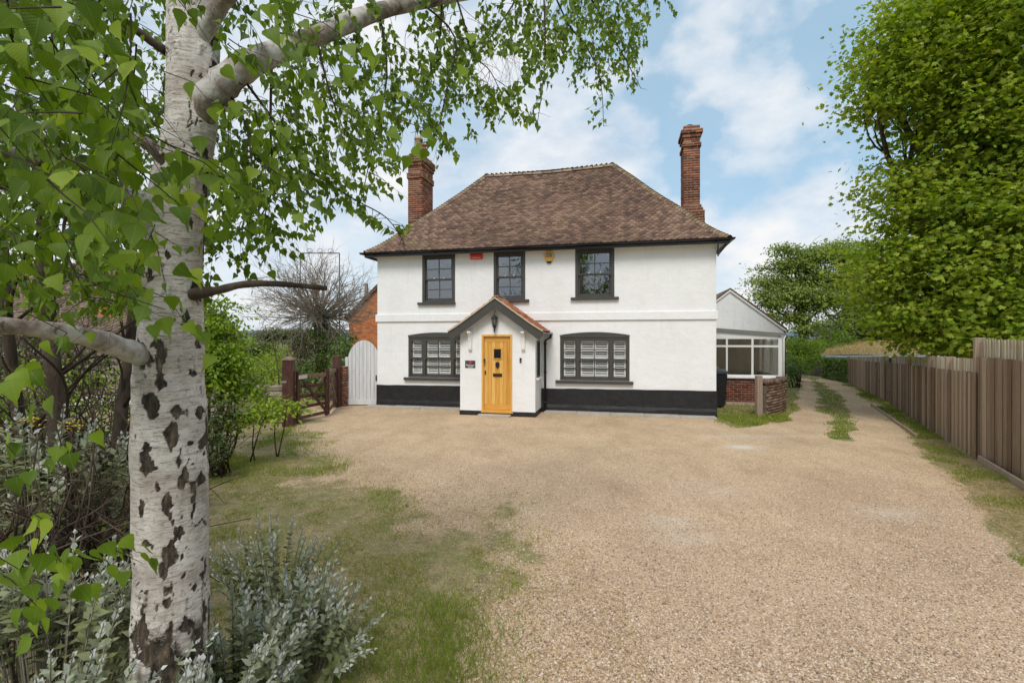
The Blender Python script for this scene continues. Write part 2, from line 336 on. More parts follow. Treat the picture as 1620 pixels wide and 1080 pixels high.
# ============================================================ GROUND
BX = ([0, 2.5, 3.2, 4, 5, 6, 7, 8.5, 10.3, 11.5, 12.5, 16], [.35, .40, .50, .50, .25, -.5, -1.6, -3.1, -4.2, -4.9, -5.0, -5.6])
def sm(a, b, x): t = np.clip((x-a)/(b-a), 0, 1); return t*t*(3-2*t)
def gravel_amount(X, Y):
    n = (fbm(X*1.3, Y*1.3, 3.1, 5)-0.5)
    n2 = (fbm(X*5, Y*5, 8.2, 3)-0.5)
    e = n*1.9+n2*0.5
    left = sm(-1.5, 0.55, X-np.interp(Y, *BX)+e*2.2)                     # scruffy lawn on the left
    edge = np.interp(Y, [10.9, 11.4, 11.8, 12.3, 15.2, 24.3, 30], [4.6, 5.6, 6.3, 6.9, 9.0, 14.6, 18.2])
    hs = 1-(sm(-0.12, 0.12, edge-X+e*0.5)*sm(10.95, 11.45, Y+e*0.5)*sm(4.9, 5.5, X))
    cl = np.interp(Y, [10.2, 15.2, 23.3, 30], [6.75, 9.7, 14.4, 18.3]); cr = np.interp(Y, [10.2, 11, 15.2, 20.6, 24, 30], [7.0, 7.95, 10.5, 13.5, 15.1, 18.8])
    cen = 1-sm(-0.15, 0.15, X-cl+e*0.45)*sm(-0.15, 0.15, cr-X+e*0.45)*sm(9.9, 10.5, Y+e*0.8)*sm(0.02, 0.16, fbm(X*2, Y*1.1, 5.5, 3)+0.12*n2)
    rv = np.interp(Y, [0, 4.5, 5.25, 7.1, 10.3, 15.2, 22.6, 30], [3.6, 4.95, 5.35, 6.45, 8.55, 11.45, 15.5, 20.0])
    rgt = 1-sm(-0.22, 0.22, X-rv+e*0.5)
    far = 1-sm(24.5, 25.5, Y)
    hb = 1-sm(14.9, 15.6, Y)*(X < 5.4)
    return np.clip(left*hs*cen*rgt*far*hb, 0, 1)
def ground_z(X, Y): return 0.03*(fbm(X*0.7, Y*0.7, 1.0, 3)-0.5)*sm(2, 4, Y)*(1-sm(10.2, 11.2, Y))
def gravelmat():
    k = Mat('gravel_and_turf')
    g = k.attr('gravel'); d = k.attr('dust')
    v = k.N.new('ShaderNodeTexVoronoi'); v.inputs['Scale'].default_value = 98; k.L.new(k.coords((1, 1, 0.2)), v.inputs[0])
    sepc = k.N.new('ShaderNodeSeparateColor'); k.L.new(v.outputs['Color'], sepc.inputs[0])
    stone = ramp(k.nt, sepc.outputs[0], [(0.0, (0.15, 0.095, 0.06)), (0.16, (0.31, 0.205, 0.125)), (0.42, (0.52, 0.375, 0.235)), (0.68, (0.63, 0.475, 0.31)), (0.86, (0.68, 0.55, 0.39)), (0.97, (0.70, 0.61, 0.50))])
    gap = ramp(k.nt, v.outputs['Distance'], [(0.35, 1.0), (0.75, 0.45)])
    stone = k.mix(1.0, stone, gap, 'MULTIPLY')
    stone = k.mix(0.36, stone, (0.62, 0.46, 0.30))
    mot = ramp(k.nt, k.noise(0.55, det=6, rough=0.65), [(0.3, (0.85, 0.82, 0.79)), (0.5, (1.0, 0.98, 0.95)), (0.72, (1.13, 1.11, 1.08))])
    stone = k.mix(1.0, stone, mot, 'MULTIPLY')
    stone = k.mix(1.0, stone, ramp(k.nt, k.noise(1.7, (1.0, .45, 1), det=7, rough=.7, rot=.5), [(0.34, (0.88, 0.86, 0.83)), (0.5, (1, 1, 1)), (0.68, (1.08, 1.08, 1.08))]), 'MULTIPLY')
    stone = k.mix(ramp(k.nt, k.noise(5.0, det=7, rough=.75), [(0.60, 0.0), (0.70, 0.18)]), stone, (0.27, 0.20, 0.13))
    # cooler pinkish stones near the trees, tan ones near the house
    stone = k.mix(k.attr('pink'), stone, k.mix(1.0, stone, (0.97, 0.94, 0.96), 'MULTIPLY'))
    stone = k.mix(d, stone, (0.63, 0.57, 0.50))
    soil = ramp(k.nt, k.noise(7, det=8, rough=0.7), [(0.30, (0.16, 0.12, 0.07)), (0.45, (0.29, 0.225, 0.13)), (0.6, (0.36, 0.285, 0.165)), (0.72, (0.46, 0.37, 0.24))])
    soil = k.mix(1.0, soil, ramp(k.nt, k.noise(70, det=5, rough=.75), [(0.35, (0.45, 0.42, 0.38)), (0.5, (0.95, .95, .95)), (0.65, (1.55, 1.5, 1.4))]), 'MULTIPLY')
    green = ramp(k.nt, k.noise(16, det=6), [(0.35, (0.10, 0.125, 0.03)), (0.65, (0.20, 0.215, 0.065))])
    soil = k.mix(ramp(k.nt, k.noise(2.1, det=6), [(0.42, 0.05), (0.62, 0.6)]), soil, green)
    br = ramp(k.nt, k.math('ADD', g, k.math('MULTIPLY', k.math('SUBTRACT', k.noise(45, det=3), 0.5), 0.9)), [(0.38, 0.0), (0.62, 1.0)])
    k.color(k.mix(br, soil, stone)); k.rough(0.95, 0.15)
    b = k.bump(k.noise(30, det=6), 0.5, 0.02); k.bump(v.outputs['Distance'], -0.7, 0.008, b); return k.m
xs = np.concatenate([np.linspace(-12, 20, 330)]); ys = np.concatenate([np.linspace(0.6, 12, 150), np.linspace(12.1, 28, 110)])
GX, GY = np.meshgrid(xs, ys); gz = ground_z(GX, GY)
V = np.stack([GX, GY, gz], -1).reshape(-1, 3); nx, ny = len(xs), len(ys)
ii = (np.arange(ny-1)[:, None]*nx+np.arange(nx-1)[None]).ravel()
me = npmesh('gravel_driveway', V, np.stack([ii, ii+1, ii+nx+1, ii+nx], 1), gravelmat(), smooth=True, k=4)
def vattr(me, n, val):
    a = me.attributes.new(n, 'FLOAT', 'POINT'); a.data.foreach_set('value', np.asarray(val, np.float32).ravel())
vattr(me, 'gravel', gravel_amount(GX, GY))
dust = 0
for (px, py, rx, ry, a_) in ((1175, 707, .35, .22, .8), (1055, 826, .30, .22, .5), (1085, 850, .4, .2, .3), (1410, 812, .45, .25, .35), (1180, 690, 1.3, .25, .3), (1120, 775, .5, .5, .2)):
    x0, y0 = G(px, py); q = ((GX-x0)/rx)**2+((GY-y0)/ry)**2
    dust = np.maximum(dust, a_*np.exp(-q*1.3)*np.clip(fbm(GX*4, GY*4, 2, 4)*1.8, 0, 1))
vattr(me, 'dust', dust); vattr(me, 'pink', np.clip((9-GY)/5, 0, 1))
tag(link('gravel_driveway', me), kind='structure')
b = MB(); b.add([(-1500, -400, -0.06), (1500, -400, -0.06), (1500, 3000, -0.06), (-1500, 3000, -0.06)], [(0, 1, 2, 3)])
tag(b.build('ground', simple('field_grass', [(0.05, 0.075, 0.02), (0.11, 0.125, 0.04), (0.17, 0.155, 0.06)], 0.3, 0.95, 0.3, 4)), kind='structure')
# far ridge on the left horizon, distance haze painted into its blue-green colour
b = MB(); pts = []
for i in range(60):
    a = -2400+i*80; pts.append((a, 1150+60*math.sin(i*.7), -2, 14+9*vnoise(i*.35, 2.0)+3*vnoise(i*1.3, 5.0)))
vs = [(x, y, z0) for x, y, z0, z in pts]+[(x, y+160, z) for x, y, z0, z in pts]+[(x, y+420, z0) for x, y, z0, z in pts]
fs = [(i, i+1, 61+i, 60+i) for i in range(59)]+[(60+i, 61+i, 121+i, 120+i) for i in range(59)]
b.add(vs, fs); tag(b.build('hills', simple('haze_tinted_hills', [(0.09, 0.13, 0.16), (0.14, 0.18, 0.20)], 0.02, 1, 0)), kind='structure')
# lane beyond the gate
b = MB(); b.add([(-14, 15.2, -0.02), (-6.0, 15.6, -0.02), (-7.4, 22, -0.02), (-18, 22, -0.02)], [(0, 1, 2, 3)])
tag(b.build('lane', simple('pale_lane', [(0.42, 0.38, 0.35), (0.58, 0.54, 0.50)], 2, 0.95, 0.3, 30)), kind='structure')

# ---- instancing of small shapes into one mesh (numpy)
def inst(pv, pf, Ms, T, tint):
    pv = np.asarray(pv, float); pf = np.asarray(pf, int); k = len(T)
    V = np.einsum('kij,nj->kni', Ms, pv)+np.asarray(T)[:, None, :]
    Fc = pf[None]+(np.arange(k)*len(pv))[:, None, None]
    return V.reshape(-1, 3), Fc.reshape(-1, 3), np.repeat(tint, len(pv))
def frames(nrm, tip):
    """3x3 matrices whose columns are side, tip direction, normal"""
    tip = tip/np.linalg.norm(tip, axis=1, keepdims=True)
    s = np.cross(tip, nrm); s /= np.linalg.norm(s, axis=1, keepdims=True)+1e-9; n = np.cross(s, tip)
    return np.stack([s, tip, n], -1)
def unit(v): return v/(np.linalg.norm(v, axis=-1, keepdims=True)+1e-9)
rs = np.random.RandomState(11)
# gravel stones near the camera
n = 260000; Y = 2.6+6.4*rs.rand(n)**1.7; X = (rs.rand(n)*2-1)*1.09*Y; kp = gravel_amount(X, Y)
kp = (rs.rand(n) < kp*np.clip(1.3-(Y-2.6)/6.5, .15, 1)*1.0) & (X > -4)
X, Y = X[kp][:85000], Y[kp][:85000]; n = len(X)
ov = np.array([(1, 0, 0), (0, 1, 0), (-1, 0, 0), (0, -1, 0), (0, 0, 1), (.72, .72, .1)], float)
of = [(0, 5, 4), (5, 1, 4), (1, 2, 4), (2, 3, 4), (3, 0, 4)]
a = rs.rand(n)*6.28; s = (0.003+0.0065*rs.rand(n)**2.2)
Ms = np.zeros((n, 3, 3)); ca, sa = np.cos(a), np.sin(a)
Ms[:, 0, 0] = ca*s*1.25; Ms[:, 0, 1] = -sa*s; Ms[:, 1, 0] = sa*s*1.25; Ms[:, 1, 1] = ca*s; Ms[:, 2, 2] = s*.9; Ms[:, 2, 0] = s*(rs.rand(n)-.5)*.6
Vv, Ff, Tt = inst(ov, of, Ms, np.stack([X, Y, ground_z(X, Y)+0.001], 1), rs.rand(n))
st = Mat('gravel_stone'); st.color(ramp(st.nt, st.attr(), [(0.0, (0.13, 0.095, 0.075)), (0.2, (0.29, 0.20, 0.135)), (0.5, (0.48, 0.34, 0.225)), (0.8, (0.58, 0.45, 0.32)), (1.0, (0.66, 0.58, 0.49))])); st.rough(0.85, 0.3)
tag(link('gravel_stones', npmesh('gravel_stones', Vv, Ff, st.m, Tt)), kind='stuff')
# grass blades
bv = np.array([(-.5, 0, 0), (.5, 0, 0), (-.32, .5, .05), (.32, .5, .05), (0, 1, .28)]); bf = [(0, 1, 3), (0, 3, 2), (2, 3, 4)]
def blades(X, Y, h, wd, tint, lean=0.45):
    n = len(X); up = np.stack([rs.randn(n)*lean, rs.randn(n)*lean, np.ones(n)], 1); nr = np.stack([rs.randn(n), rs.randn(n), 0.2*rs.randn(n)], 1)
    Mx = frames(nr, unit(up)); Mx = Mx*np.stack([wd, h, h], 1)[:, None, :]
    return inst(bv, bf, Mx, np.stack([X, Y, ground_z(X, Y)-0.004], 1), tint)
acc = []
def field(n, xf, Y0, Y1, dens, hmin, hmax, pw=1.6, w0=.0022, w1=.0035, tlo=0., thi=.8):
    Y = Y0+(Y1-Y0)*rs.rand(n)**pw; X = xf(Y, rs.rand(n)); p = dens(X, Y)
    k = rs.rand(n) < p; X, Y = X[k], Y[k]; m = len(X)
    clump = fbm(X*2.2, Y*2.2, 7.7, 3); h = hmin+(hmax-hmin)*rs.rand(m)*np.clip(clump*2-.4, .15, 1)
    t = np.clip(tlo+(thi-tlo)*(0.25+0.9*fbm(X*1.1, Y*1.1, 4.4, 3)-0.45+0.45*rs.rand(m)), 0, 1)
    acc.append(blades(X, Y, h, (w0+w1*rs.rand(m))*(0.6+Y*0.14), t))
thin = lambda X, Y: (1-gravel_amount(X, Y))*np.clip((fbm(X*3.1, Y*3.1, 1.7, 4)-.44)*6, 0.03, 1)
field(170000, lambda Y, r: -1.08*Y+(np.interp(Y, *BX)+1.2+1.08*Y)*r, 2.4, 11.5, lambda X, Y: thin(X, Y)*1.1*(X > -5), .015, .07, tlo=.05, thi=1.25, w0=.003, w1=.005)
# longer bright grass beside the grey shrub
field(17000, lambda Y, r: -1.5+1.7*r, 2.3, 4.4, lambda X, Y: np.exp(-((X+.52)/.42)**2-((Y-3.15)/.62)**2)*1.2, .05, .17, 1.0, tlo=.0, thi=.7)
field(14000, lambda Y, r: -5.2+2.6*r, 7.3, 11.4, lambda X, Y: np.clip((fbm(X*2, Y*2, 9, 3)-.35)*4, 0, 1)*sm(-.4, .6, np.interp(Y, *BX)-X), .04, .15, 1.0, tlo=.0, thi=.75)
# verges right of the house, centre strip, fence side
field(60000, lambda Y, r: 4.9+(.72*Y-2.4)*r, 10.0, 25, lambda X, Y: (1-gravel_amount(X, Y))*1.0, .02, .08, 1.5, .004, .006, tlo=.0, thi=.75)
field(50000, lambda Y, r: np.interp(Y, [0, 4.5, 5.25, 7.1, 10.3, 15.2, 22.6, 30], [3.6, 4.95, 5.35, 6.45, 8.55, 11.45, 15.5, 20.0])-.25+1.5*r, 4.2, 22, lambda X, Y: (1-gravel_amount(X, Y))*np.clip((fbm(X*1.5, Y*1.5, 6.1, 3)-.46)*7, 0.0, 1), .02, .09, 1.3, .003, .005, tlo=.0, thi=.75)
field(3500, lambda Y, r: 5.4+2.0*r, 11.6, 12.9, lambda X, Y: (1-gravel_amount(X, Y)), .06, .18, 1.0, .004, .006, tlo=.1, thi=.9)
Vv = np.concatenate([q[0] for q in acc]); off = np.cumsum([0]+[len(q[0]) for q in acc[:-1]]); Ff = np.concatenate([q[1]+o for q, o in zip(acc, off)]); Tt = np.concatenate([q[2] for q in acc])
tag(link('grass', npmesh('grass', Vv, Ff, grass_m, Tt)), kind='stuff')
# dry straw and leaf litter along the fence and lawn
acc = []
def litter(n, X, Y):
    up = np.stack([rs.randn(n), rs.randn(n), .10*rs.rand(n)], 1); Mx = frames(np.tile([0, 0, 1.], (n, 1))+.3*rs.randn(n, 3), unit(up))
    s = .012+.03*rs.rand(n); Mx = Mx*np.stack([s*.18, s, s], 1)[:, None, :]
    acc.append(inst(bv, bf, Mx, np.stack([X, Y, ground_z(X, Y)+.004], 1), rs.rand(n)))
n = 45000; Y = 4.3+14*rs.rand(n)**1.5; X = np.interp(Y, [4.5, 5.25, 7.1, 10.3, 15.2, 22.6], [4.95, 5.35, 6.45, 8.55, 11.45, 15.5])-.1+1.3*rs.rand(n)**.8; litter(n, X, Y)
n = 14000; Y = 2.6+6*rs.rand(n)**1.5; X = np.interp(Y, *BX)+.4-2.9*rs.rand(n); litter(n, X, Y)
n = 9000; Y = 11.4+7*rs.rand(n); X = 5.4+(Y-9.4)*.95*rs.rand(n); k_ = gravel_amount(X, Y) < .6; litter(int(k_.sum()), X[k_], Y[k_])
Vv = np.concatenate([q[0] for q in acc]); off = np.cumsum([0]+[len(q[0]) for q in acc[:-1]]); Ff = np.concatenate([q[1]+o for q, o in zip(acc, off)]); Tt = np.concatenate([q[2] for q in acc])
tag(link('dry_grass', npmesh('dry_grass', Vv, Ff, straw_m, Tt)), kind='stuff')

acc = []
n = 2600; Y = 2.7+10*rs.rand(n)**1.6; X = -4+(1.05*Y+4)*rs.rand(n); k_ = fbm(X*1.2, Y*1.2, 21.0, 3) > .42; X, Y = X[k_], Y[k_]; litter(len(X), X, Y)
Vv, Ff, Tt = acc[0]
tag(link('leaf_litter', npmesh('leaf_litter', Vv*np.array([1, 1, 1.0]), Ff, simple('brown_litter', [(0.07, 0.045, 0.025), (0.20, 0.13, 0.07)], 3, 0.9, 0), Tt)), kind='stuff')
acc = []
field(16000, lambda Y, r: -3.5+(Y*.75+3.5)*r, 2.6, 10.5, lambda X, Y: np.clip((fbm(X*2.6, Y*2.6, 31.0, 4)-.60)*9, 0, 1)*np.exp(-np.clip(X-np.interp(Y, *BX), 0, 9)/1.6), .01, .045, 1.5, .003, .004, tlo=.1, thi=1.1)
tag(link('weeds', npmesh('weeds', acc[0][0], acc[0][1], grass_m, acc[0][2])), kind='stuff')

# ============================================================ HOUSE
H0 = Vector((-4.14, 14.875, 0)); HW = 9.76; HD = 5.37; HRZ = -math.atan2(2.125, 9.525)
ux = Vector((math.cos(HRZ), math.sin(HRZ), 0)); vx = Vector((-math.sin(HRZ), math.cos(HRZ), 0))
def fac(x, y, v=0.0):
    d = Vector(((x-CX)/F, 1, -(y-CY)/F)); t = (v+H0.dot(vx))/d.dot(vx); p = d*t
    return (p-H0).dot(ux), CH+d.z*t
house = thing('white_house', 'two-storey white rendered house with black plinth, brown tiled hip roof and gabled oak-door porch', 'house', H0, HRZ)
def opening(x0, x1, y0, y1, xr=None):
    u0, za = fac(x0, y0); u1, zb = fac(x1, y0); _, zc = fac(x0, y1); _, zd = fac(x1, y1)
    return [u0, u1, (zc+zd)/2, (za+zb)/2]
W1 = opening(668, 720, 404.5, 478); W2 = opening(781, 831, 397.5, 474); W3 = opening(910, 972, 390.5, 470)
W1[3] = W2[3] = W3[3] = 4.57
W5 = opening(886, 996, 533, 599.5); W4 = opening(646, 700, 533, 599); W4[1] = W4[0]+(W5[1]-W5[0])
W4[2] = W5[2] = (W4[2]+W5[2])/2; W4[3] = W5[3] = 2.12
print('windows', W1, W2, W3, W4, W5)
DO = [fac(762, 600, -1.02)[0], fac(810.5, 600, -1.02)[0]]
ZE = 4.68
def pierced_wall(name, mat, parent, u0, u1, z0, z1, holes, v0, v1):
    us = sorted({u0, u1}|{h[0] for h in holes}|{h[1] for h in holes}); zs = sorted({z0, z1}|{h[2] for h in holes}|{h[3] for h in holes})
    bm = bmesh.new(); vc = {}
    def vt(u, v, z):
        k = (round(u, 4), round(v, 4), round(z, 4))
        if k not in vc: vc[k] = bm.verts.new(k)
        return vc[k]
    solid = lambda i, j: 0 <= i < len(us)-1 and 0 <= j < len(zs)-1 and not any(h[0] <= (us[i]+us[i+1])/2 <= h[1] and h[2] <= (zs[j]+zs[j+1])/2 <= h[3] for h in holes)
    for i in range(len(us)-1):
        for j in range(len(zs)-1):
            if not solid(i, j): continue
            a_, b_, c_, d_ = us[i], us[i+1], zs[j], zs[j+1]
            bm.faces.new([vt(a_, v0, c_), vt(b_, v0, c_), vt(b_, v0, d_), vt(a_, v0, d_)])
            bm.faces.new([vt(a_, v1, d_), vt(b_, v1, d_), vt(b_, v1, c_), vt(a_, v1, c_)])
            if not solid(i-1, j): bm.faces.new([vt(a_, v0, d_), vt(a_, v1, d_), vt(a_, v1, c_), vt(a_, v0, c_)])
            if not solid(i+1, j): bm.faces.new([vt(b_, v0, c_), vt(b_, v1, c_), vt(b_, v1, d_), vt(b_, v0, d_)])
            if not solid(i, j-1): bm.faces.new([vt(a_, v0, c_), vt(a_, v1, c_), vt(b_, v1, c_), vt(b_, v0, c_)])
            if not solid(i, j+1): bm.faces.new([vt(a_, v0, d_), vt(b_, v0, d_), vt(b_, v1, d_), vt(a_, v1, d_)])
    me = bpy.data.meshes.new(name); bm.to_mesh(me); bm.free(); me.materials.append(mat)
    return link(name, me, parent)
pierced_wall('wall', white_wall, house, 0, HW, -.1, 4.75, [W1, W2, W3, W4, W5], 0, .25)
b = MB(); b.box((0, .25, -.1), (.22, HD, 4.75)); b.build('wall', white_wall, house)
b = MB(); b.box((HW-.22, .25, -.1), (HW, HD, 4.75)); b.build('wall', white_wall, house)
b = MB(); b.box((.22, HD-.22, -.1), (HW-.22, HD, 4.75)); b.build('wall', white_wall, house)
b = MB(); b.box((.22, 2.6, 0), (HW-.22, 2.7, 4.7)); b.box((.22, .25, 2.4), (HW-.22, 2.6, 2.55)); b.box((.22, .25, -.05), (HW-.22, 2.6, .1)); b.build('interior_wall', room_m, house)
b = MB(); b.box((-.045, -.045, 2.585), (HW+.045, .02, 2.80)); b.box((-.03, -.03, 2.80), (HW+.03, .02, 2.815)); b.build('band_course', white_wall, house, bevel=.008)
# plinth with an uneven foot
b = MB(); m_ = 90
for (ua, ub, za, zb) in ((-.02, 3.02, .655, .675), (5.08, HW+.02, .665, .70)):
    k = 40; vs = []
    for i in range(k+1):
        u = ua+(ub-ua)*i/k; wv = .012*(vnoise(u*3, 1.0)-.5); bu = .02*vnoise(u*2.1, 4.0)
        vs += [(u, -.022+wv*.4, za+(zb-za)*i/k+wv), (u, -.020-wv*.5, .22), (u, -.03-bu, .12+.05*vnoise(u*1.5, 9.)), (u, -.03-bu, -.05), (u, .03, za+(zb-za)*i/k+wv)]
    fs = []
    for i in range(k):
        for j in range(3): fs.append((i*5+j, i*5+5+j, i*5+6+j, i*5+1+j))
        fs.append((i*5+4, i*5+9, i*5+5, i*5))
    b.add(vs, fs)
b.box((HW, -.02, -.05), (HW+.02, HD, .70)); b.box((-.02, -.02, -.05), (0, HD, .66))
b.build('plinth', plinth_m, house)
b = MB(); b.box((fac(975, 640)[0], -.035, .235), (fac(986, 640)[0], -.01, .30)); b.build('air_brick', black_iron, house)

# ---- windows
def sash_unit(win, u0, u1, z0, z1, cols, rt, rb, v_up, v_lo, st_=.045, gm=glass_m):
    """two sliding sashes in a clear opening"""
    zm = (z0+z1)/2-0.01
    for (za, zb, vv, rows) in ((zm-.02, z1, v_up, rt), (z0, zm+.02, v_lo, rb)):
        s = MB(); br = .06 if za == z0 else .04
        s.box((u0, vv, za), (u0+st_, vv+.04, zb)); s.box((u1-st_, vv, za), (u1, vv+.04, zb))
        s.box((u0+st_, vv, za), (u1-st_, vv+.04, za+br)); s.box((u0+st_, vv, zb-.04), (u1-st_, vv+.04, zb))
        if za != z0:
            for q in (u0+st_*.5, u1-st_*.5): s.tube([(q, vv+.02, za), (q, vv+.02, za-.05)], [.018, .008], 6)
        ua, ub, zc, zd = u0+st_, u1-st_, za+br, zb-.04
        for i in range(1, cols): q = ua+(ub-ua)*i/cols; s.box((q-.011, vv+.004, zc), (q+.011, vv+.034, zd))
        for j in range(1, rows): q = zc+(zd-zc)*j/rows; s.box((ua, vv+.006, q-.011), (ub, vv+.036, q+.011))
        s.build('sash', grey_frame, win)
        for i in range(cols):
            for j in range(rows):
                g_ = MB(); g_.box((ua+(ub-ua)*i/cols+.008, vv+.018, zc+(zd-zc)*j/rows+.008), (ua+(ub-ua)*(i+1)/cols-.008, vv+.022, zc+(zd-zc)*(j+1)/rows-.008)); g_.build('pane', gm, win)
def upper_window(o, ext):
    u0, u1, z0, z1 = o; fw = .085; f = MB()
    f.box((u0, -.012, z0), (u0+fw, .15, z1)); f.box((u1-fw, -.012, z0), (u1, .15, z1)); f.box((u0+fw, -.012, z1-fw), (u1-fw, .15, z1)); f.box((u0+fw, -.012, z0), (u1-fw, .15, z0+.05))
    win = f.build('window', grey_frame, house, bevel=.006)
    s = MB(); s.box((u0-ext[0], -.085, z0-.075), (u1+ext[1], .02, z0-.002)); s.build('sill', grey_frame, win, bevel=.008)
    sash_unit(win, u0+fw, u1-fw, z0+.05, z1-fw, 2, 2, 2, .03, .075)
    for q in (.33, .67):
        c = MB(); uc = u0+fw+(u1-u0-2*fw)*q; c.tube([(uc-.02, .035, (z0+z1)/2+.005), (uc+.02, .035, (z0+z1)/2+.02)], .012, 6); c.build('sash_catch', white_wood, win)
    return win
upper_window(W1, (.13, .02)); w2 = upper_window(W2, (.02, .12)); upper_window(W3, (.12, .12))
def shutter(win, u0, u1, z0, z1, vv):
    s = MB(); st_ = .035; zm = z0+(z1-z0)*.52
    s.box((u0, vv, z0), (u0+st_, vv+.03, z1)); s.box((u1-st_, vv, z0), (u1, vv+.03, z1))
    for a_, b_ in ((z0, z0+.05), (zm-.045, zm+.045), (z1-.05, z1)): s.box((u0+st_, vv, a_), (u1-st_, vv+.03, b_))
    s.build('shutter_frame', white_wood, win)
    for a_, b_ in ((z0+.05, zm-.045), (zm+.045, z1-.05)):
        k = max(1, round((b_-a_)/.066))
        for i in range(k):
            zc = a_+(b_-a_)*(i+.5)/k; l = MB()
            m = Matrix.Translation((0, vv+.024, zc)) @ Matrix.Rotation(R(33), 4, 'X')
            l.box((u0+st_+.002, -.028, -.0045), (u1-st_-.002, .028, .0045), m); l.build('louvre', white_wood, win)
def lower_window(o, sl, sr, extl, extr):
    u0, u1, z0, z1 = o; wd = u1-u0; f = MB(); fw = .07
    m1_, m2_ = u0+wd*.262, u0+wd*.738
    f.box((u0, .0, z0), (u0+fw, .16, z1)); f.box((u1-fw, .0, z0), (u1, .16, z1)); f.box((u0+fw, .0, z1-fw), (u1-fw, .16, z1)); f.box((u0+fw, .0, z0), (u1-fw, .16, z0+.05))
    for q in (m1_, m2_): f.box((q-.045, .004, z0+.05), (q+.045, .16, z1-fw))
    f.box((u0+.0, -.018, z1-.012), (u1, .0, z1+.028))
    win = f.build('window', grey_frame, house, bevel=.005)
    # segmental head board
    s = MB(); n = 14; poly = [(u1+.01, z1+.03), (u0-.01, z1+.03)]; rise = .085
    for i in range(n+1):
        t = i/n; poly.append((u0-.01+(wd+.02)*t, z1+.052+rise*(1-(2*t-1)**2)))
    s.prism(poly, -.010, .02); s.build('arched_head', grey_frame, win)
    s = MB(); s.box((u0-extl, -.09, z0-.085), (u1+extr, .02, z0-.003)); s.build('sill', grey_frame, win, bevel=.008)
    L0, L1 = u0+fw, u1-fw
    for (a_, b_, c_) in ((L0, m1_-.045, 1), (m1_+.045, m2_-.045, 2), (m2_+.045, L1, 1)):
        sash_unit(win, a_, b_, z0+.05, z1-fw, c_, 2, 2, .008, .05, st_=.03, gm=glass_low)
        k = c_; 
        for i in range(k): shutter(win, a_+.03+(b_-a_-.06)*i/k, a_+.03+(b_-a_-.06)*(i+1)/k, z0+.08, z1-fw-.03, .096)
lower_window(W4, 0, 0, .12, .05); lower_window(W5, 0, 0, .12, .10)

# ---- roof
OV = .28; ZR = 7.77
e0 = (-OV, -OV); e1 = (HW+OV, -OV); e2 = (HW+OV, HD+OV); e3 = (-OV, HD+OV)
ua = fac(767.5, 279, HD/2)[0]; ub = fac(971.6, 260.5, HD/2)[0]; zra = fac(767.5, 279, HD/2)[1]; zrb = fac(971.6, 260.5, HD/2)[1]
print('ridge', ua, ub, zra, zrb)
ZR = (zra+zrb)/2; ra = (ua, HD/2, zra); rb = (ub, HD/2, zrb)
def prof(t): return t-.030*math.sin(math.pi*t)-.02*math.sin(math.pi*min(1, t*3))*(t < 1/3)
def rpt(lo0, lo1, hi0, hi1, s, t):
    a_ = Vector((lo0[0], lo0[1], ZE)).lerp(Vector((hi0[0], hi0[1], hi0[2])), t); c_ = Vector((lo1[0], lo1[1], ZE)).lerp(Vector(hi1), t)
    p = a_.lerp(c_, s); zt = hi0[2]+(hi1[2]-hi0[2])*s
    sag = -.05*math.sin(math.pi*s)*t*(hi0 != hi1)+.03*(vnoise(p.x*.8, p.y*.8+t*3)-.5)
    p.z = ZE+(zt-ZE)*prof(t)+sag*min(1, t*4); return p
slopes = [(e0, e1, ra, rb), (e1, e2, rb, rb), (e2, e3, rb, ra), (e3, e0, ra, ra)]
b = MB(); NS, NT = 24, 16
for sl in slopes:
    vs = [rpt(*sl, i/NS, j/NT)-Vector((0, 0, .05)) for j in range(NT+1) for i in range(NS+1)]
    b.add(vs, [(j*(NS+1)+i, j*(NS+1)+i+1, (j+1)*(NS+1)+i+1, (j+1)*(NS+1)+i) for j in range(NT) for i in range(NS)])
roof = b.build('roof', bark_m, house, recalc=False)
b = MB(); b.box((-OV+.02, -OV+.02, ZE-.075), (HW+OV-.02, 0, ZE-.06)); b.box((HW, 0, ZE-.075), (HW+OV-.02, HD, ZE-.06)); b.box((-OV+.02, 0, ZE-.075), (0, HD, ZE-.06)); b.build('soffit', white_wood, house)
b = MB(); b.box((-OV, -OV, ZE-.155), (HW+OV, -OV+.02, ZE-.005)); b.box((-OV, -OV+.02, ZE-.155), (-OV+.02, HD+OV, ZE-.005)); b.box((HW+OV-.02, -OV+.02, ZE-.155), (HW+OV, HD+OV, ZE-.005)); b.build('fascia', black_gloss, house)
b = MB()
def gutter(b, p, q, r=.058):
    p, q = Vector(p), Vector(q); d = (q-p).normalized(); s_ = d.cross(Vector((0, 0, 1)))
    pr = [(-math.cos(R(a_))*r, -math.sin(R(a_))*r) for a_ in range(0, 181, 22)]; n = len(pr); th = .006
    vs = [x+s_*a_+Vector((0, 0, z_)) for x in (p, q) for a_, z_ in pr]+[x+s_*a_*(1-th/r)+Vector((0, 0, z_*(1-th/r))) for x in (p, q) for a_, z_ in pr]
    fs = [(i, i+1, n+i+1, n+i) for i in range(n-1)]+[(2*n+i+1, 2*n+i, 3*n+i, 3*n+i+1) for i in range(n-1)]+[(i, n+i, 3*n+i, 2*n+i) for i in (0, n-1)]
    fs += [(i, i+1, 2*n+i+1, 2*n+i) for i in range(n-1)]+[(n+i+1, n+i, 3*n+i, 3*n+i+1) for i in range(n-1)]
    b.add(vs, fs)
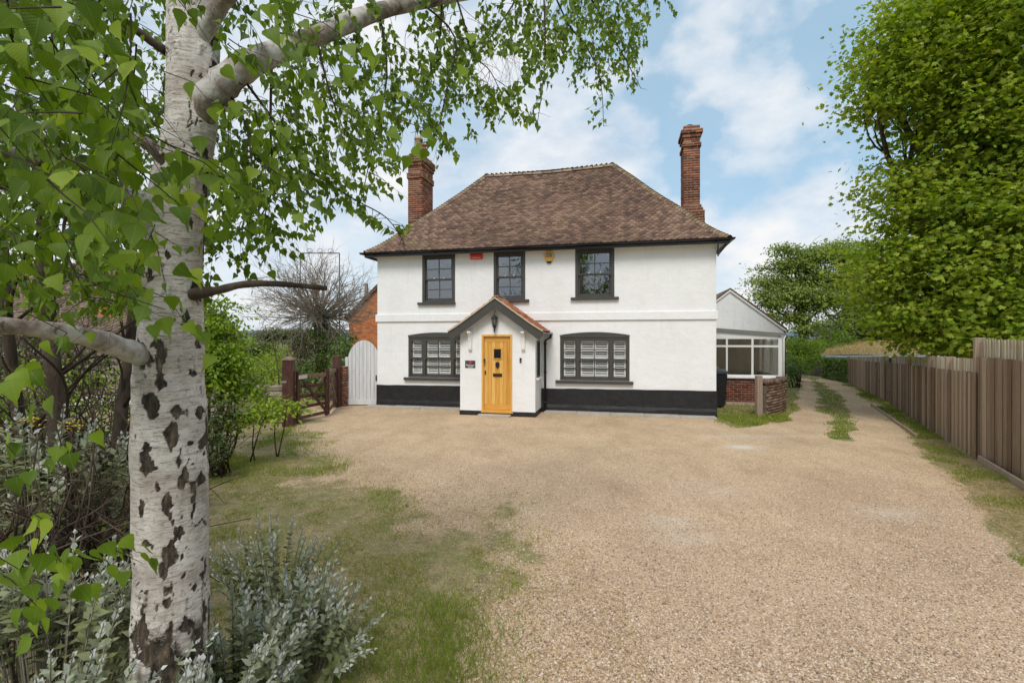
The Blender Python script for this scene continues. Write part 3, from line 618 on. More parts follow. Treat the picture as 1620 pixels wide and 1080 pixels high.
gutter(b, (-OV-.1, -OV-.065, ZE-.02), (HW+OV+.1, -OV-.065, ZE-.02)); gutter(b, (HW+OV+.065, -OV-.1, ZE-.02), (HW+OV+.065, HD+OV, ZE-.02)); gutter(b, (-OV-.065, -OV-.1, ZE-.02), (-OV-.065, HD+OV, ZE-.02))
for i in range(11): u = -OV+.3+i*.97; b.beam((u, -OV-.13, ZE-.085), (u, -OV, ZE-.085), .03, .012)
b.build('gutter', black_gloss, house)
b = MB(); b.beam((HW+OV-.05, -.12, ZE-.16), (HW+.02, -.12, ZE-.42), .04, .04); b.beam((HW+.02, -.12, ZE-.10), (HW+.02, -.12, ZE-.46), .03, .03); b.beam((HW+.02, -.12, ZE-.12), (HW+OV-.04, -.12, ZE-.12), .03, .03); b.build('eaves_bracket', black_iron, house)

def tile_mats(sl, fn, gauge, wd, skip=.35):
    res = []; p0 = fn(*sl, .5, 0); S = (fn(*sl, .5, 1)-p0).length; K = int(S/gauge); p00 = fn(*sl, 0, 0)
    for k in range(K+1):
        t = min(.985, k*gauge/S); a_, c_ = fn(*sl, 0, t), fn(*sl, 1, t); Lr = (c_-a_).length; n = max(1, int(Lr/wd)+2)
        for i in range(n):
            pos = (i+.5)*wd-((a_-p00).dot((c_-a_).normalized())+.5*wd*(k % 2)+1000*wd) % wd
            if pos < wd*.12: continue
            if pos > Lr-wd*.15: continue
            s_ = pos/Lr; p = fn(*sl, s_, t); up = (fn(*sl, s_, min(1, t+.02))-fn(*sl, s_, max(0, t-.02))).normalized(); ac = (c_-a_).normalized()
            nr = ac.cross(up).normalized(); ac = up.cross(nr)
            m = Matrix(((ac.x, up.x, nr.x, p.x), (ac.y, up.y, nr.y, p.y), (ac.z, up.z, nr.z, p.z), (0, 0, 0, 1)))
            m = m @ Matrix.Translation((0, 0, .016+random.uniform(-.004, .005))) @ Matrix.Rotation(R(-7.0+random.uniform(-1.5, 1.5)), 4, 'X') @ Matrix.Rotation(R(random.uniform(-1.2, 1.2)), 4, 'Z')
            m = m @ Matrix.Diagonal((wd/.165*random.uniform(.97, 1.0), 1, random.uniform(.9, 1.4), 1)); res.append(m)
    return res
TV = [(-.0815, -.01, -.016), (.0815, -.01, -.016), (.0815, .16, -.007), (-.0815, .16, -.007), (-.0815, -.01, .007), (0, -.01, .008), (.0815, -.01, .007), (.0815, .16, .007), (0, .16, .008), (-.0815, .16, .007)]
TF3 = [(0, 1, 6), (0, 6, 5), (0, 5, 4), (1, 2, 7), (1, 7, 6), (3, 0, 4), (3, 4, 9), (4, 5, 8), (4, 8, 9), (5, 6, 7), (5, 7, 8), (2, 3, 9), (2, 9, 8), (2, 8, 7)]
def variants(name, V_, F_, mat, tints): return [npmesh(name, V_, F_, mat, np.full(len(V_), t)) for t in tints]
def lay(parent, name, mats, meshes, V_, F_, mat, limit, tintf):
    """nearest ones as objects, the rest joined"""
    d = sorted(range(len(mats)), key=lambda i: (parent_world(parent) @ mats[i].translation - cam.location).length)
    for i in d[:limit]:
        link(name, meshes[min(len(meshes)-1, int(tintf(mats[i].translation)*len(meshes)))], parent, mats[i])
    rest = d[limit:]
    if rest:
        A = np.array([np.array(mats[i]) for i in rest]); Vv, Ff, Tt = inst(V_, F_, A[:, :3, :3], A[:, :3, 3], np.array([tintf(mats[i].translation) for i in rest]))
        link(name+'s', npmesh(name+'s', Vv, Ff, mat, Tt), parent, None, 'stuff')
def parent_world(p):
    m = Matrix.Identity(4)
    while p is not None: m = (Matrix.LocRotScale(p.location, p.rotation_euler, p.scale)) @ m; p = p.parent
    return m
def tt(p): return float(np.clip(.5+(random.random()-.5)*.95+.5*(vnoise(p.x*.9, p.y*.9+p.z*1.1)-.5)-.0*(p.z), 0, .999))
tm = variants('roof_tile', TV, TF3, tile_m, [i/9 for i in range(10)])
front = tile_mats(slopes[0], rpt, .098, .165)
lay(roof, 'roof_tile', front, tm, TV, TF3, tile_m, 300, tt)
oth = []
for sl in slopes[1:]: oth += tile_mats(sl, rpt, .098, .165)
lay(roof, 'roof_tile_side', oth, tm, TV, TF3, tile_m, 0, tt)
# bonnet hip tiles and half-round ridge tiles
def halfround(r0, r1, ln, n=6, th=.015):
    vs = []; fs = []
    for j, (r_, y) in enumerate(((r0, 0), (r1, ln))):
        for q in (0, th):
            for i in range(n+1):
                a_ = math.pi*i/n; vs.append((math.cos(a_)*(r_-q), y, math.sin(a_)*(r_-q)*.8))
    m = n+1
    for i in range(n):
        for (a_, b_, c_, d_) in ((i, i+1, 2*m+i+1, 2*m+i), (m+i+1, m+i, 3*m+i, 3*m+i+1), (i+1, i, m+i, m+i+1)): fs += [(a_, b_, c_), (a_, c_, d_)]
    return vs, fs
bv_, bf_ = halfround(.125, .085, .22); hm = variants('hip_tile', bv_, bf_, hip_m, [.1, .35, .6, .9])
rv_, rf_ = halfround(.13, .13, .316); rm_ = variants('ridge_tile', rv_, rf_, hip_m, [.2, .5, .8])
for (sl, s_) in ((slopes[0], 0), (slopes[0], 1), (slopes[2], 0), (slopes[2], 1)):
    S = sum((rpt(*sl, s_, (i+1)/40)-rpt(*sl, s_, i/40)).length for i in range(40)); K = int(S/.105)
    for k in range(K):
        t = (k+.2)/K; p = rpt(*sl, s_, t); up = (rpt(*sl, s_, min(1, t+.01))-rpt(*sl, s_, max(0, t-.01))).normalized(); sd_ = up.cross(Vector((0, 0, 1))).normalized(); nr = sd_.cross(up)
        m = Matrix(((sd_.x, up.x, nr.x, p.x), (sd_.y, up.y, nr.y, p.y), (sd_.z, up.z, nr.z, p.z-.045), (0, 0, 0, 1))) @ Matrix.Rotation(R(-7+random.uniform(-2, 2)), 4, 'X') @ Matrix.Rotation(R(random.uniform(-3, 3)), 4, 'Z')
        link('hip_tile', random.choice(hm), roof, m)
K = int((ub-ua)/.32)
for k in range(K+1):
    s_ = k/K; p = rpt(*slopes[0], min(s_, .93), 1); p = p.lerp(rpt(*slopes[0], 1, 1), 0) ; q = rpt(*slopes[0], min(1, s_+.05), 1)
    up = (rpt(*slopes[0], min(1, s_+.03), 1)-rpt(*slopes[0], max(0, s_-.03), 1)).normalized(); sd_ = up.cross(Vector((0, 0, 1))).normalized(); nr = sd_.cross(up)
    m = Matrix(((sd_.x, up.x, nr.x, p.x), (sd_.y, up.y, nr.y, p.y), (sd_.z, up.z, nr.z, p.z-.062), (0, 0, 0, 1)))
    link('ridge_tile', rm_[k % 3], roof, m)

# ---- chimneys
BV = [(x, y, z) for z in (0, 1) for x, y in ((0, 0), (1, 0), (1, 1), (0, 1))]; BF = [(0, 2, 1), (0, 3, 2), (4, 5, 6), (4, 6, 7), (0, 1, 5), (0, 5, 4), (1, 2, 6), (1, 6, 5), (2, 3, 7), (2, 7, 6), (3, 0, 4), (3, 4, 7)]
brick_vars = variants('brick', BV, BF, brick_m, [.0, .15, .3, .45, .6, .75, .9, 1.0])
def bricks_for(u0, u1, v0, v1, z0, z1, out=0.0, ch=.075):
    """boxes of one stack: every course runs round the four faces"""
    res = []; K = max(1, round((z1-z0)/ch)); h = (z1-z0)/K
    for k in range(K):
        z = z0+k*h; odd = k % 2
        for (p, d, nrm, ln) in (((u0, v0), (1, 0), (0, 1), u1-u0), ((u1, v0), (0, 1), (-1, 0), v1-v0), ((u1, v1), (-1, 0), (0, -1), u1-u0), ((u0, v1), (0, -1), (1, 0), v1-v0)):
            x = 0.0 if odd else -.0; first = True
            while x < ln-.02:
                w_ = .2225 if not (first and odd) else .11
                w_ = min(w_, ln-x)
                if ln-x-w_ < .04: w_ = ln-x
                j = random.uniform(-.003, .003)
                a_ = Vector((p[0]+d[0]*x-nrm[0]*j, p[1]+d[1]*x-nrm[1]*j)); 
                m = Matrix(((d[0]*(w_-.013), nrm[0]*.05, 0, a_[0]), (d[1]*(w_-.013), nrm[1]*.05, 0, a_[1]), (0, 0, h-.014, z), (0, 0, 0, 1)))
                res.append((m, nrm)); x += w_; first = False
    return res
def chimney(u0, u1, v0, v1, segs, label, show):
    c = MB()
    for (za, zb, o) in segs: c.box((u0-o+.009, v0-o+.009, za), (u1+o-.009, v1+o-.009, zb-.001))
    ch = c.build('chimney', mortar, house); ch['label'] = label
    allb = []
    for (za, zb, o) in segs: allb += bricks_for(u0-o, u1+o, v0-o, v1+o, za, zb)
    see = [m for m, nrm in allb if nrm in show]; rest = [m for m, nrm in allb if nrm not in show]
    see.sort(key=lambda m: -m.translation.z)
    for m in see[:150]: link('brick', random.choice(brick_vars), ch, m)
    rest += see[150:]
    A = np.array([np.array(m) for m in rest]); Vv, Ff, Tt = inst(BV, BF, A[:, :3, :3], A[:, :3, 3], rs.rand(len(rest)))
    link('bricks', npmesh('bricks', Vv, Ff, brick_m, Tt), ch, None, 'stuff'); return ch
cv = 2.1
lu0, lu1 = fac(645.5, 300, cv)[0], fac(668, 300, cv)[0]; zt = lambda y, x: fac(x, y, cv)[1]
zA = zt(246, 656); ch = chimney(lu0, lu1, cv, cv+.98, [(4.0, zt(282, 656), 0), (zt(282, 656), zt(273, 656), .035), (zt(273, 656), zt(262, 656), 0), (zt(262, 656), zt(257, 656), .035), (zt(257, 656), zA, .07)], 'left chimney with buff and red clay pots', ((0, 1), (-1, 0)))
pot_buff = simple('buff_clay_pot', [(0.42, 0.30, 0.20), (0.56, 0.44, 0.31)], 8, 0.85, 0.3, 40); pot_red = simple('red_clay_pot', [(0.36, 0.11, 0.06), (0.50, 0.19, 0.10)], 8, 0.85, 0.3, 40)
c_ = MB(); c_.box((lu0-.03, cv-.03, zA), (lu1+.03, cv+1.01, zA+.03)); c_.build('chimney_flaunching', mortar, ch)
pu = fac(662, 240, cv+.3)[0]; zz = fac(662, 216, cv+.3)[1]
c_ = MB(); c_.lathe((pu, cv+.3, 0), [(.14, zA-.02), (.165, zA+.02), (.125, zA+.30), (.115, zz-.14), (.15, zz-.12), (.15, zz-.08), (.125, zz-.06), (.12, zz), (.09, zz), (.09, zz-.2)], 16); c_.build('chimney_pot', pot_buff, ch)['label'] = 'tall buff clay chimney pot'
zz = fac(671, 229, cv+.72)[1]; c_ = MB(); pu2 = fac(671, 240, cv+.72)[0]
c_.lathe((pu2, cv+.72, 0), [(.10, zA-.02), (.09, zA+.1), (.08, zz-.2), (.11, zz-.18), (.11, zz-.15), (.07, zz-.14), (.07, zz-.06), (.12, zz-.05), (.12, zz-.02), (.03, zz)], 14); c_.build('chimney_pot', pot_red, ch)['label'] = 'small red clay chimney pot with a cap'
ru0, ru1 = fac(1081.5, 290, cv)[0], fac(1107.5, 290, cv)[0]; zt = lambda y: fac(1095, y, cv)[1]
print('chimneys', lu0, lu1, ru0, ru1, zA)
ch = chimney(ru0, ru1, cv, cv+.72, [(4.3, zt(334), .12), (zt(334), zt(329), .08), (zt(329), zt(324), .04), (zt(324), zt(232), 0), (zt(232), zt(226), .035), (zt(226), zt(217), 0), (zt(217), zt(211.5), .035), (zt(211.5), zt(205), .075), (zt(205), zt(198), .0)], 'tall right chimney with stepped brick cap and iron hoop', ((0, 1), (1, 0)))
c_ = MB(); hz = zt(197); hc = (ru0+ru1)/2
c_.tube([(hc-.12+.0, cv+.3, hz)]+[(hc-.02-.15*math.cos(R(a_)), cv+.3, hz+.12*math.sin(R(a_))) for a_ in range(10, 171, 16)]+[(hc+.14, cv+.3, hz)], .014, 6)
c_.lathe((hc-.02, cv+.3, hz), [(.13, 0), (.14, .03), (.10, .04), (.0, .05)], 12); c_.build('cowl_hoop', black_iron, ch)

# ============================================================ PORCH (part of the house)
PV = -1.02; PU0 = fac(728, 600, PV)[0]; PU1 = fac(846.8, 600, PV)[0]
du0, dz0 = fac(762, 650, PV); du1, dz1 = fac(810.5, 529, PV); dz0 = max(.10, dz0)
print('porch', PU0, PU1, du0, du1, dz0, dz1)
ap = fac(778, 471, -1.26); APU, APZ = (PU0+PU1)/2, ap[1]
EU0, EU1 = fac(708.5, 526, -1.26)[0], fac(848.7, 526, -1.26)[0]; EU1 = APU+(APU-EU0)*.98; EZ = 2.235
print('porch roof', APU, ap, EU0, EU1)
slope_z = lambda u: APZ-.045-(APZ-EZ)*abs(u-APU)/(APU-EU0)
b = MB()
b.box((PU0, PV, .0), (du0, PV+.12, dz1)); b.box((du1, PV, .0), (PU1, PV+.12, dz1))
for q in (PV, ): b.prism([(PU0, dz1), (PU1, dz1), (PU1, slope_z(PU1)), (APU, slope_z(APU)), (PU0, slope_z(PU0))], PV, PV+.12)
b.box((PU0, PV+.12, 0), (PU0+.1, 0, slope_z(PU0)-.02))
b.build('porch_wall', white_wall, house)
SW = (-.80, -.28, 1.02, 2.02)
bb = MB()
for (a_, c_, z0_, z1_) in ((PV+.12, SW[0], 0, 2.28), (SW[1], 0, 0, 2.28), (SW[0], SW[1], 0, SW[2]), (SW[0], SW[1], SW[3], 2.28)): bb.box((PU1-.1, a_, z0_), (PU1, c_, z1_))
bb.build('porch_wall', white_wall, house)
b = MB(); 
for (a_, c_, z0_, z1_) in ((SW[0], SW[0]+.05, SW[2], SW[3]), (SW[1]-.05, SW[1], SW[2], SW[3]), (SW[0]+.05, SW[1]-.05, SW[2], SW[2]+.05), (SW[0]+.05, SW[1]-.05, SW[3]-.05, SW[3])): b.box((PU1-.07, a_, z0_), (PU1+.012, c_, z1_))
sw = b.build('window', grey_frame, house); sw['label'] = 'narrow side window of the porch'
b = MB(); b.box((PU1-.03, SW[0]+.05, SW[2]+.05), (PU1-.02, SW[1]-.05, SW[3]-.05)); b.build('pane', glass_m, sw)
b = MB(); b.box((PU1-.02, SW[0]-.05, SW[2]-.05), (PU1+.07, SW[1]+.05, SW[2]-.003)); b.build('sill', white_wood, sw)
b = MB(); b.box((PU0-.014, PV-.014, 0), (du0-.02, PV, .125)); b.box((du1+.02, PV-.014, 0), (PU1+.014, PV, .125)); b.box((PU1, PV, 0), (PU1+.014, -.03, .125)); b.box((du0-.02, PV-.008, 0), (du1+.02, PV+.05, .07)); b.build('plinth', plinth_m, house)
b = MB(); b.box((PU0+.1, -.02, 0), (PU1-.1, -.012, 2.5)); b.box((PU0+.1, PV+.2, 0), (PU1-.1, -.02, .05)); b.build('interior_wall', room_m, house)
# bargeboards, verge, brackets
BVF = -1.26
for sgn, eu in ((-1, EU0), (1, EU1)):
    bo = MB(); n = 10; top = []; bot = []
    for i in range(n+1):
        t = i/n; u = APU+(eu-APU)*t; z = APZ-.02-(APZ-EZ)*t+.035*max(0, t-.75)*4*t
        top.append((u, z)); bot.append((u, z-.255 if t < .93 else z-.20+.1*(t-.93)/.07*0))
    poly = top+[(eu, top[-1][1]-.09), (eu-sgn*.10, bot[-1][1]-.02)]+bot[-3::-1]
    bo.prism(poly, BVF, BVF+.032); bo.build('bargeboard', grey_frame, house)
    ve = MB(); poly = [(u, z+.002) for u, z in top]+[(u, z+.045) for u, z in reversed(top)]; ve.prism(poly, BVF-.03, BVF+.14); ve.build('verge', verge_m, house)
    so = MB(); so.prism([(u, z-.045) for u, z in top]+[(u, z-.012) for u, z in reversed(top)], BVF+.034, PV-.001); so.build('porch_soffit', white_wood, house)
for px in (743, 827.5):
    u = fac(px, 550, -1.1)[0]; za = fac(px, 524, -1.1)[1]; zb = fac(px, 554, -1.1)[1]; br = MB(); zm_ = za-zb
    br.prism([(0, 0), (.20, 0), (.20, -.045), (.16, -.07), (.10, -.16), (.075, -.30), (.075, -zm_+.04), (.06, -zm_), (0, -zm_)], -.045, .045, Matrix.Translation((u, PV, za)) @ Matrix.Rotation(R(-90), 4, 'Z'))
    br.build('porch_bracket', white_wood, house, bevel=.004)
# porch roof and its tiles
def ppt(lo0, lo1, hi0, hi1, s, t):
    p = Vector(lo0).lerp(Vector(lo1), s).lerp(Vector(hi0).lerp(Vector(hi1), s), t); p.z += .05*max(0, .2-t)*2*.6; return p
b = MB(); b.prism([(EU0, EZ), (APU, APZ+.015), (EU1, EZ), (EU1-.02, EZ-.02), (APU, APZ-.03), (EU0+.02, EZ-.02)], BVF+.04, -.001); proof = b.build('porch_roof', bark_m, house)
pm = variants('porch_tile', TV, TF3, porch_tile_m, [i/9 for i in range(10)])
psl = [((EU1, BVF, EZ+.03), (EU1, 0, EZ+.03), (APU, BVF, APZ+.03), (APU, 0, APZ+.03)), ((EU0, 0, EZ+.03), (EU0, BVF, EZ+.03), (APU, 0, APZ+.03), (APU, BVF, APZ+.03))]
for sl in psl: lay(proof, 'porch_tile', tile_mats(sl, ppt, .10, .155), pm, TV, TF3, porch_tile_m, 300, lambda p: random.random()*.999)
for k in range(4):
    m = Matrix.Translation((APU, BVF+.02+.31*k, APZ-.035)) @ Matrix.Diagonal((.8, 1, .8, 1)); link('ridge_tile', rm_[k % 3], proof, m)
b = MB()
for (x, s_) in ((EU1+.045, 1), (EU0-.045, -1)): gutter(b, (x, BVF+.02, EZ+.005), (x, -.005, EZ+.005), .05)
b.build('gutter', black_gloss, house)
dpu = fac(862.5, 600, -.09)[0]; b = MB()
b.tube([(EU1+.045, -.12, EZ-.04), (EU1+.045, -.12, EZ-.12), (dpu, -.09, EZ-.22), (dpu, -.09, .02)], .034, 10)
for z_ in (1.9, 1.1, .25): b.tube([(dpu, -.09, z_), (dpu, -.09, z_+.05)], .044, 10)
b.build('downpipe', black_gloss, house)

# ---- door
dw = du1-du0
b = MB(); b.box((du0, PV-.012, dz0), (du0+.055, PV+.09, dz1)); b.box((du1-.055, PV-.012, dz0), (du1, PV+.09, dz1)); b.box((du0+.055, PV-.012, dz1-.055), (du1-.055, PV+.09, dz1)); b.build('door_frame', oak, house, bevel=.004)
b = MB(); b.box((du0-.01, PV-.045, dz0-.035), (du1+.01, PV+.09, dz0+.035)); b.build('door_sill', oak_h, house, bevel=.006)
D0, D1, DZ0, DZ1 = du0+.06, du1-.06, dz0+.04, dz1-.06; dv = PV+.045
b = MB(); b.box((D0, dv+.022, DZ0), (D1, dv+.05, DZ1)); door = b.build('door', oak, house); door['label'] = 'golden oak front door with small dark window, oval knocker and letterbox'
b = MB(); b.box((D0, dv, DZ1-.13), (D1, dv+.021, DZ1)); b.box((D0, dv, DZ0), (D1, dv+.021, DZ0+.15)); b.build('door_rail', oak_h, door, bevel=.003)
for a_, c_ in ((D0, D0+.10), (D1-.10, D1)): b = MB(); b.box((a_, dv+.001, DZ0+.151), (c_, dv+.021, DZ1-.131)); b.build('door_stile', oak, door, bevel=.003)
n = 5; A0, A1 = D0+.102, D1-.102
for i in range(n):
    b = MB(); b.box((A0+(A1-A0)*i/n+.003, dv+.008, DZ0+.151), (A0+(A1-A0)*(i+1)/n-.003, dv+.021, DZ1-.131)); b.build('door_board', oak, door, bevel=.003)
wu0, wz1 = fac(781, 552, PV); wu1, wz0 = fac(792, 566.5, PV)
b = MB(); b.box((wu0-.03, dv-.012, wz0-.03), (wu1+.03, dv+.007, wz1+.03)); b.build('door_window_frame', oak_h, door, bevel=.004)
b = MB(); b.box((wu0, dv-.016, wz0), (wu1, dv-.0125, wz1)); b.build('door_window', simple('dark_door_glass', [(0.01, 0.01, 0.012), (0.018, 0.018, 0.02)], 3, 0.08, 0, spec=0.6), door)
ku, kz = fac(786.5, 577, PV); b = MB()
pl = [(ku+.058*math.sin(R(a_))*(1-.25*(math.cos(R(a_)) < 0)*abs(math.cos(R(a_)))), kz+.012+.085*math.cos(R(a_))*(1.25 if math.cos(R(a_)) < 0 else .8)) for a_ in range(0, 360, 20)]
b.prism(pl, dv-.022, dv+.007); b.tube([(ku+.032*math.cos(R(a_)), dv-.04, kz+.0+.045*math.sin(R(a_))) for a_ in range(0, 361, 30)], .009, 6); b.build('door_knocker', black_iron, door)
lu, lz = fac(786.5, 593.3, PV); b = MB(); b.box((lu-.125, dv-.012, lz-.042), (lu+.125, dv+.007, lz+.042)); b.box((lu-.095, dv-.018, lz-.022), (lu+.095, dv-.0125, lz+.022)); b.build('letterbox', black_iron, door, bevel=.003)
b = MB(); b.box((D0+.02, dv-.02, DZ0+.95), (D0+.05, dv+.0, DZ0+1.05)); b.build('door_lock', black_iron, door)

def in_house(name, label, cat, u, v, z=0.0, group=None):
    p = H0+ux*u+vx*v; return thing(name, label, cat, (p.x, p.y, z), HRZ, group)
# door bell and keypad
for (px, py, lb, w_, h_) in ((766.3, 570.3, 'small black doorbell on the left side of the oak door frame', .026, .05), (823.5, 569.7, 'small black video doorbell on the white porch wall right of the door', .026, .06)):
    u, z = fac(px, py, PV-.02); t = in_house('doorbell', lb, 'doorbell', u, PV-.0125 if px < 800 else PV-.001, z, 'small black boxes beside the front door')
    b = MB(); b.box((-w_, -.028, -h_), (w_, 0, h_)); b.build('case', black_gloss, t, bevel=.005)
    b = MB(); b.tube([(0, -.034, -h_*.4), (0, -.028, -h_*.4)], .013, 12); b.build('button', simple('bell_button', [(0.25, 0.25, 0.26), (0.35, 0.35, 0.36)], 4, 0.4, 0), t)
# name plate
def lettering(txt, size, loc, mat, parent, name='lettering', ext=.0015, rz=0):
    cu = bpy.data.curves.new(name, 'FONT'); cu.body = txt; cu.size = size; cu.extrude = ext; cu.align_x = 'CENTER'; cu.align_y = 'CENTER'
    o = bpy.data.objects.new(name, cu); COL.objects.link(o); o.parent = parent; o.location = loc; o.rotation_euler = (R(90), 0, rz); cu.materials.append(mat); return o
sign_w = simple('white_print', [(0.78, 0.78, 0.78), (0.82, 0.82, 0.82)], 3, 0.5, 0); sign_r = simple('crimson_print', [(0.45, 0.02, 0.03), (0.55, 0.03, 0.05)], 8, 0.5, 0); slate = simple('dark_slate_plate', [(0.045, 0.044, 0.044), (0.075, 0.073, 0.072)], 9, 0.5, 0.1)
u0_, z1_ = fac(736, 570, PV); u1_, z0_ = fac(752, 581.7, PV); uc, zc = (u0_+u1_)/2, (z0_+z1_)/2; sw_, sh_ = (u1_-u0_)/2, (z1_-z0_)/2
t = in_house('name_plate', 'dark slate house name plate with red emblem and white lettering left of the front door', 'sign', uc, PV-.001, zc)
b = MB(); b.box((-sw_, -.012, -sh_), (sw_, 0, sh_)); b.build('plate', slate, t, bevel=.002)
b = MB(); fl = []
for a_ in range(0, 360, 12):
    r_ = .042*(1+.22*math.cos(R(a_*5))); fl.append((r_*math.cos(R(a_)), .040+r_*math.sin(R(a_))))
b.prism(fl, -.0145, -.0125); b.build('emblem', sign_r, t)
lettering('Norton', .075, (0, -.0135, -.030), sign_w, t); lettering('House', .050, (.01, -.0135, -.078), sign_w, t)
# red bell box
red_pl = simple('red_plastic', [(0.62, 0.022, 0.022), (0.74, 0.035, 0.03)], 6, 0.3, 0.03, spec=0.5)
u0_, z1_ = fac(744.5, 398, 0); u1_, z0_ = fac(764, 410, 0); uc, zc = (u0_+u1_)/2, (z0_+z1_)/2; a_, c_ = (u1_-u0_)/2, (z1_-z0_)/2
t = in_house('red_alarm_box', 'red rectangular alarm box on the white wall under the eaves', 'alarm', uc, -.001, zc)
b = MB(); b.box((-a_, -.075, -c_), (a_, 0, c_)); b.build('cover', red_pl, t, bevel=.022)
b = MB(); b.box((-a_*.72, -.08, -c_+.02), (a_*.72, -.072, -c_+.05)); b.build('strobe_lens', simple('pale_red_lens', [(0.75, 0.22, 0.17), (0.8, 0.3, 0.22)], 5, 0.2, 0, spec=0.5), t, bevel=.004)
# yellow hexagonal alarm
yel = simple('yellow_plastic', [(0.80, 0.42, 0.03), (0.86, 0.50, 0.05)], 6, 0.35, 0.03, spec=0.5); navy = simple('navy_plastic', [(0.02, 0.028, 0.07), (0.03, 0.04, 0.09)], 6, 0.35, 0, spec=0.5)
u_, z_ = fac(869, 405.3, 0); t = in_house('yellow_alarm_box', 'yellow hexagonal alarm box with blue badge on the white wall', 'alarm', u_, -.001, z_)
hx = [(.155, 0), (.085, -.15), (-.085, -.15), (-.155, 0), (-.085, .15), (.085, .15)]
b = MB(); b.prism(hx, -.06, 0); b.build('cover', yel, t, bevel=.015)
b = MB(); b.prism([(.075, -.155), (.05, -.205), (-.05, -.205), (-.075, -.155)], -.05, 0); b.build('strobe', navy, t, bevel=.008)
b = MB(); b.box((-.085, -.066, -.028), (.085, -.058, .075)); b.build('badge', simple('blue_badge', [(0.02, 0.10, 0.36), (0.03, 0.13, 0.42)], 6, 0.4, 0), t, bevel=.003)
lettering('ADT', .088, (0, -.0685, .022), sign_w, t)
# lantern hanging under the porch gable
u_, z_ = fac(782.5, 500, -1.13); t = in_house('porch_lantern', 'black iron lantern hanging above the oak front door', 'lantern', u_, -1.13, z_)
zb = fac(782.5, 526.5, -1.13)[1]-z_; b = MB()
b.tube([(0, .10, .12), (0, .05, .15), (0, 0, .13), (0, 0, .04)], .009, 6); b.build('hanging_arm', black_iron, t)
b = MB(); b.lathe((0, 0, 0), [(.008, .05), (.02, .04), (.022, .02), (.07, -.02), (.095, -.05), (.10, -.062), (.082, -.066)], 12); b.lathe((0, 0, 0), [(.06, -.24), (.065, -.25), (.045, -.29), (.02, -.34), (.026, -.36), (.006, zb+.0)], 12)
for k in range(6):
    a_ = k*math.pi/3; b.tube([(.088*math.cos(a_), .088*math.sin(a_), -.06), (.058*math.cos(a_), .058*math.sin(a_), -.245)], .007, 5)
b.build('lantern_frame', black_iron, t)
b = MB(); b.lathe((0, 0, 0), [(.078, -.068), (.05, -.238)], 6); b.build('lantern_glass', glass('lantern_glass', (0.7, 0.72, 0.7), .05), t)
b = MB(); b.tube([(0, 0, -.10), (0, 0, -.19)], [.018, .012], 8); b.build('bulb', white_wood, t)

# concrete strip at the foot of the wall
for k, (a_, c_) in enumerate(((-.25, 3.0), (5.22, 9.72))):
    o = MB(); x = a_
    ap_ = o; o.box((a_, -.30, -.05), (c_, .0, .03)); o = o.build('paving_strip', mortar, house if False else None); o.location = H0; o.rotation_euler = (0, 0, HRZ); o['kind'] = 'structure'
    while x < c_-.05:
        l = min(.9, c_-x); s = MB(); s.box((x+.004, -.36-random.uniform(0, .03), -.03), (x+l-.004, -.031, .048+random.uniform(-.006, .006))); s.build('paving_slab', concrete, o, bevel=.006); x += l
t = in_house('door_step', 'low pale stone step in front of the oak front door', 'step', (du0+du1)/2, PV-.02)
b = MB(); b.box((-.48, -.22, -.03), (.40, 0, .055)); b.build('step_slab', concrete, t, bevel=.01)

# ============================================================ CONSERVATORY AND REAR WING
CVV = 2.65; cf = lambda x, y: fac(x, y, CVV)
o3 = in_house('conservatory', 'white framed lean-to conservatory on a red brick base beside the house', 'conservatory', HW+.03, CVV)
ul = 0.0; ur = cf(1237, 560)[0]-HW-.03; zt0, zt1 = cf(1135, 518)[1], cf(1242, 527.5)[1]; zs = cf(1190, 597)[1]; zh = cf(1190, 549)[1]; ztr = cf(1190, 537)[1]
zlin = lambda u: zt0+(zt1-zt0)*u/ur
ub0 = cf(1149, 600)[0]-HW-.03; um = [cf(1150, 570)[0]-HW-.03, cf(1190.5, 570)[0]-HW-.03]
b = MB(); b.box((ub0, .01, 0), (ur-.01, .12, zs-.03)); b.box((ur-.13, .12, 0), (ur-.01, 2.6, zs-.03)); base = b.build('brick_base', mortar, o3)
bdv = variants('brick', BV, BF, brick_dark, [.0, .2, .4, .6, .8, 1.0])
for m, nrm in bricks_for(ub0, ur, 0, .3, .10, zs-.035):
    if nrm == (0, 1): link('brick', random.choice(bdv), base, m)
for m, nrm in bricks_for(ub0, ur, 0, 2.6, .10, zs-.035):
    if nrm == (-1, 0) and m.translation.y < 1.2: link('brick', random.choice(bdv), base, m)
b = MB(); b.box((ub0-.02, -.02, -.05), (ur+.02, .1, .10)); b.build('concrete_footing', mortar, o3)
b = MB(); b.box((ub0-.04, -.06, zs-.03), (ur+.05, .1, zs+.03)); b.box((ur-.02, -.06, zs-.03), (ur+.05, 2.6, zs+.03)); b.build('sill', white_wood, o3, bevel=.006)
b = MB(); upvc = white_wood; z0_ = zs+.03
for q, w_ in ((um[0], .05), (um[1], .06), (ur-.05, .10), (.03, .05)): b.box((q-w_/2, .0, z0_), (q+w_/2, .07, zlin(q)-.12))
for za, h_ in ((z0_, .05), (zh, .06), (ztr+.02, .09)): 
    for a_, c_ in ((.055, um[0]-.025), (um[0]+.025, um[1]-.03), (um[1]+.03, ur-.10)): b.box((a_, .003, za), (c_, .066, za+h_))
b.prism([(.0, ztr+.11), (ur, ztr+.11), (ur, zlin(ur)-.06), (0, zlin(0)-.06)], .006, .064)
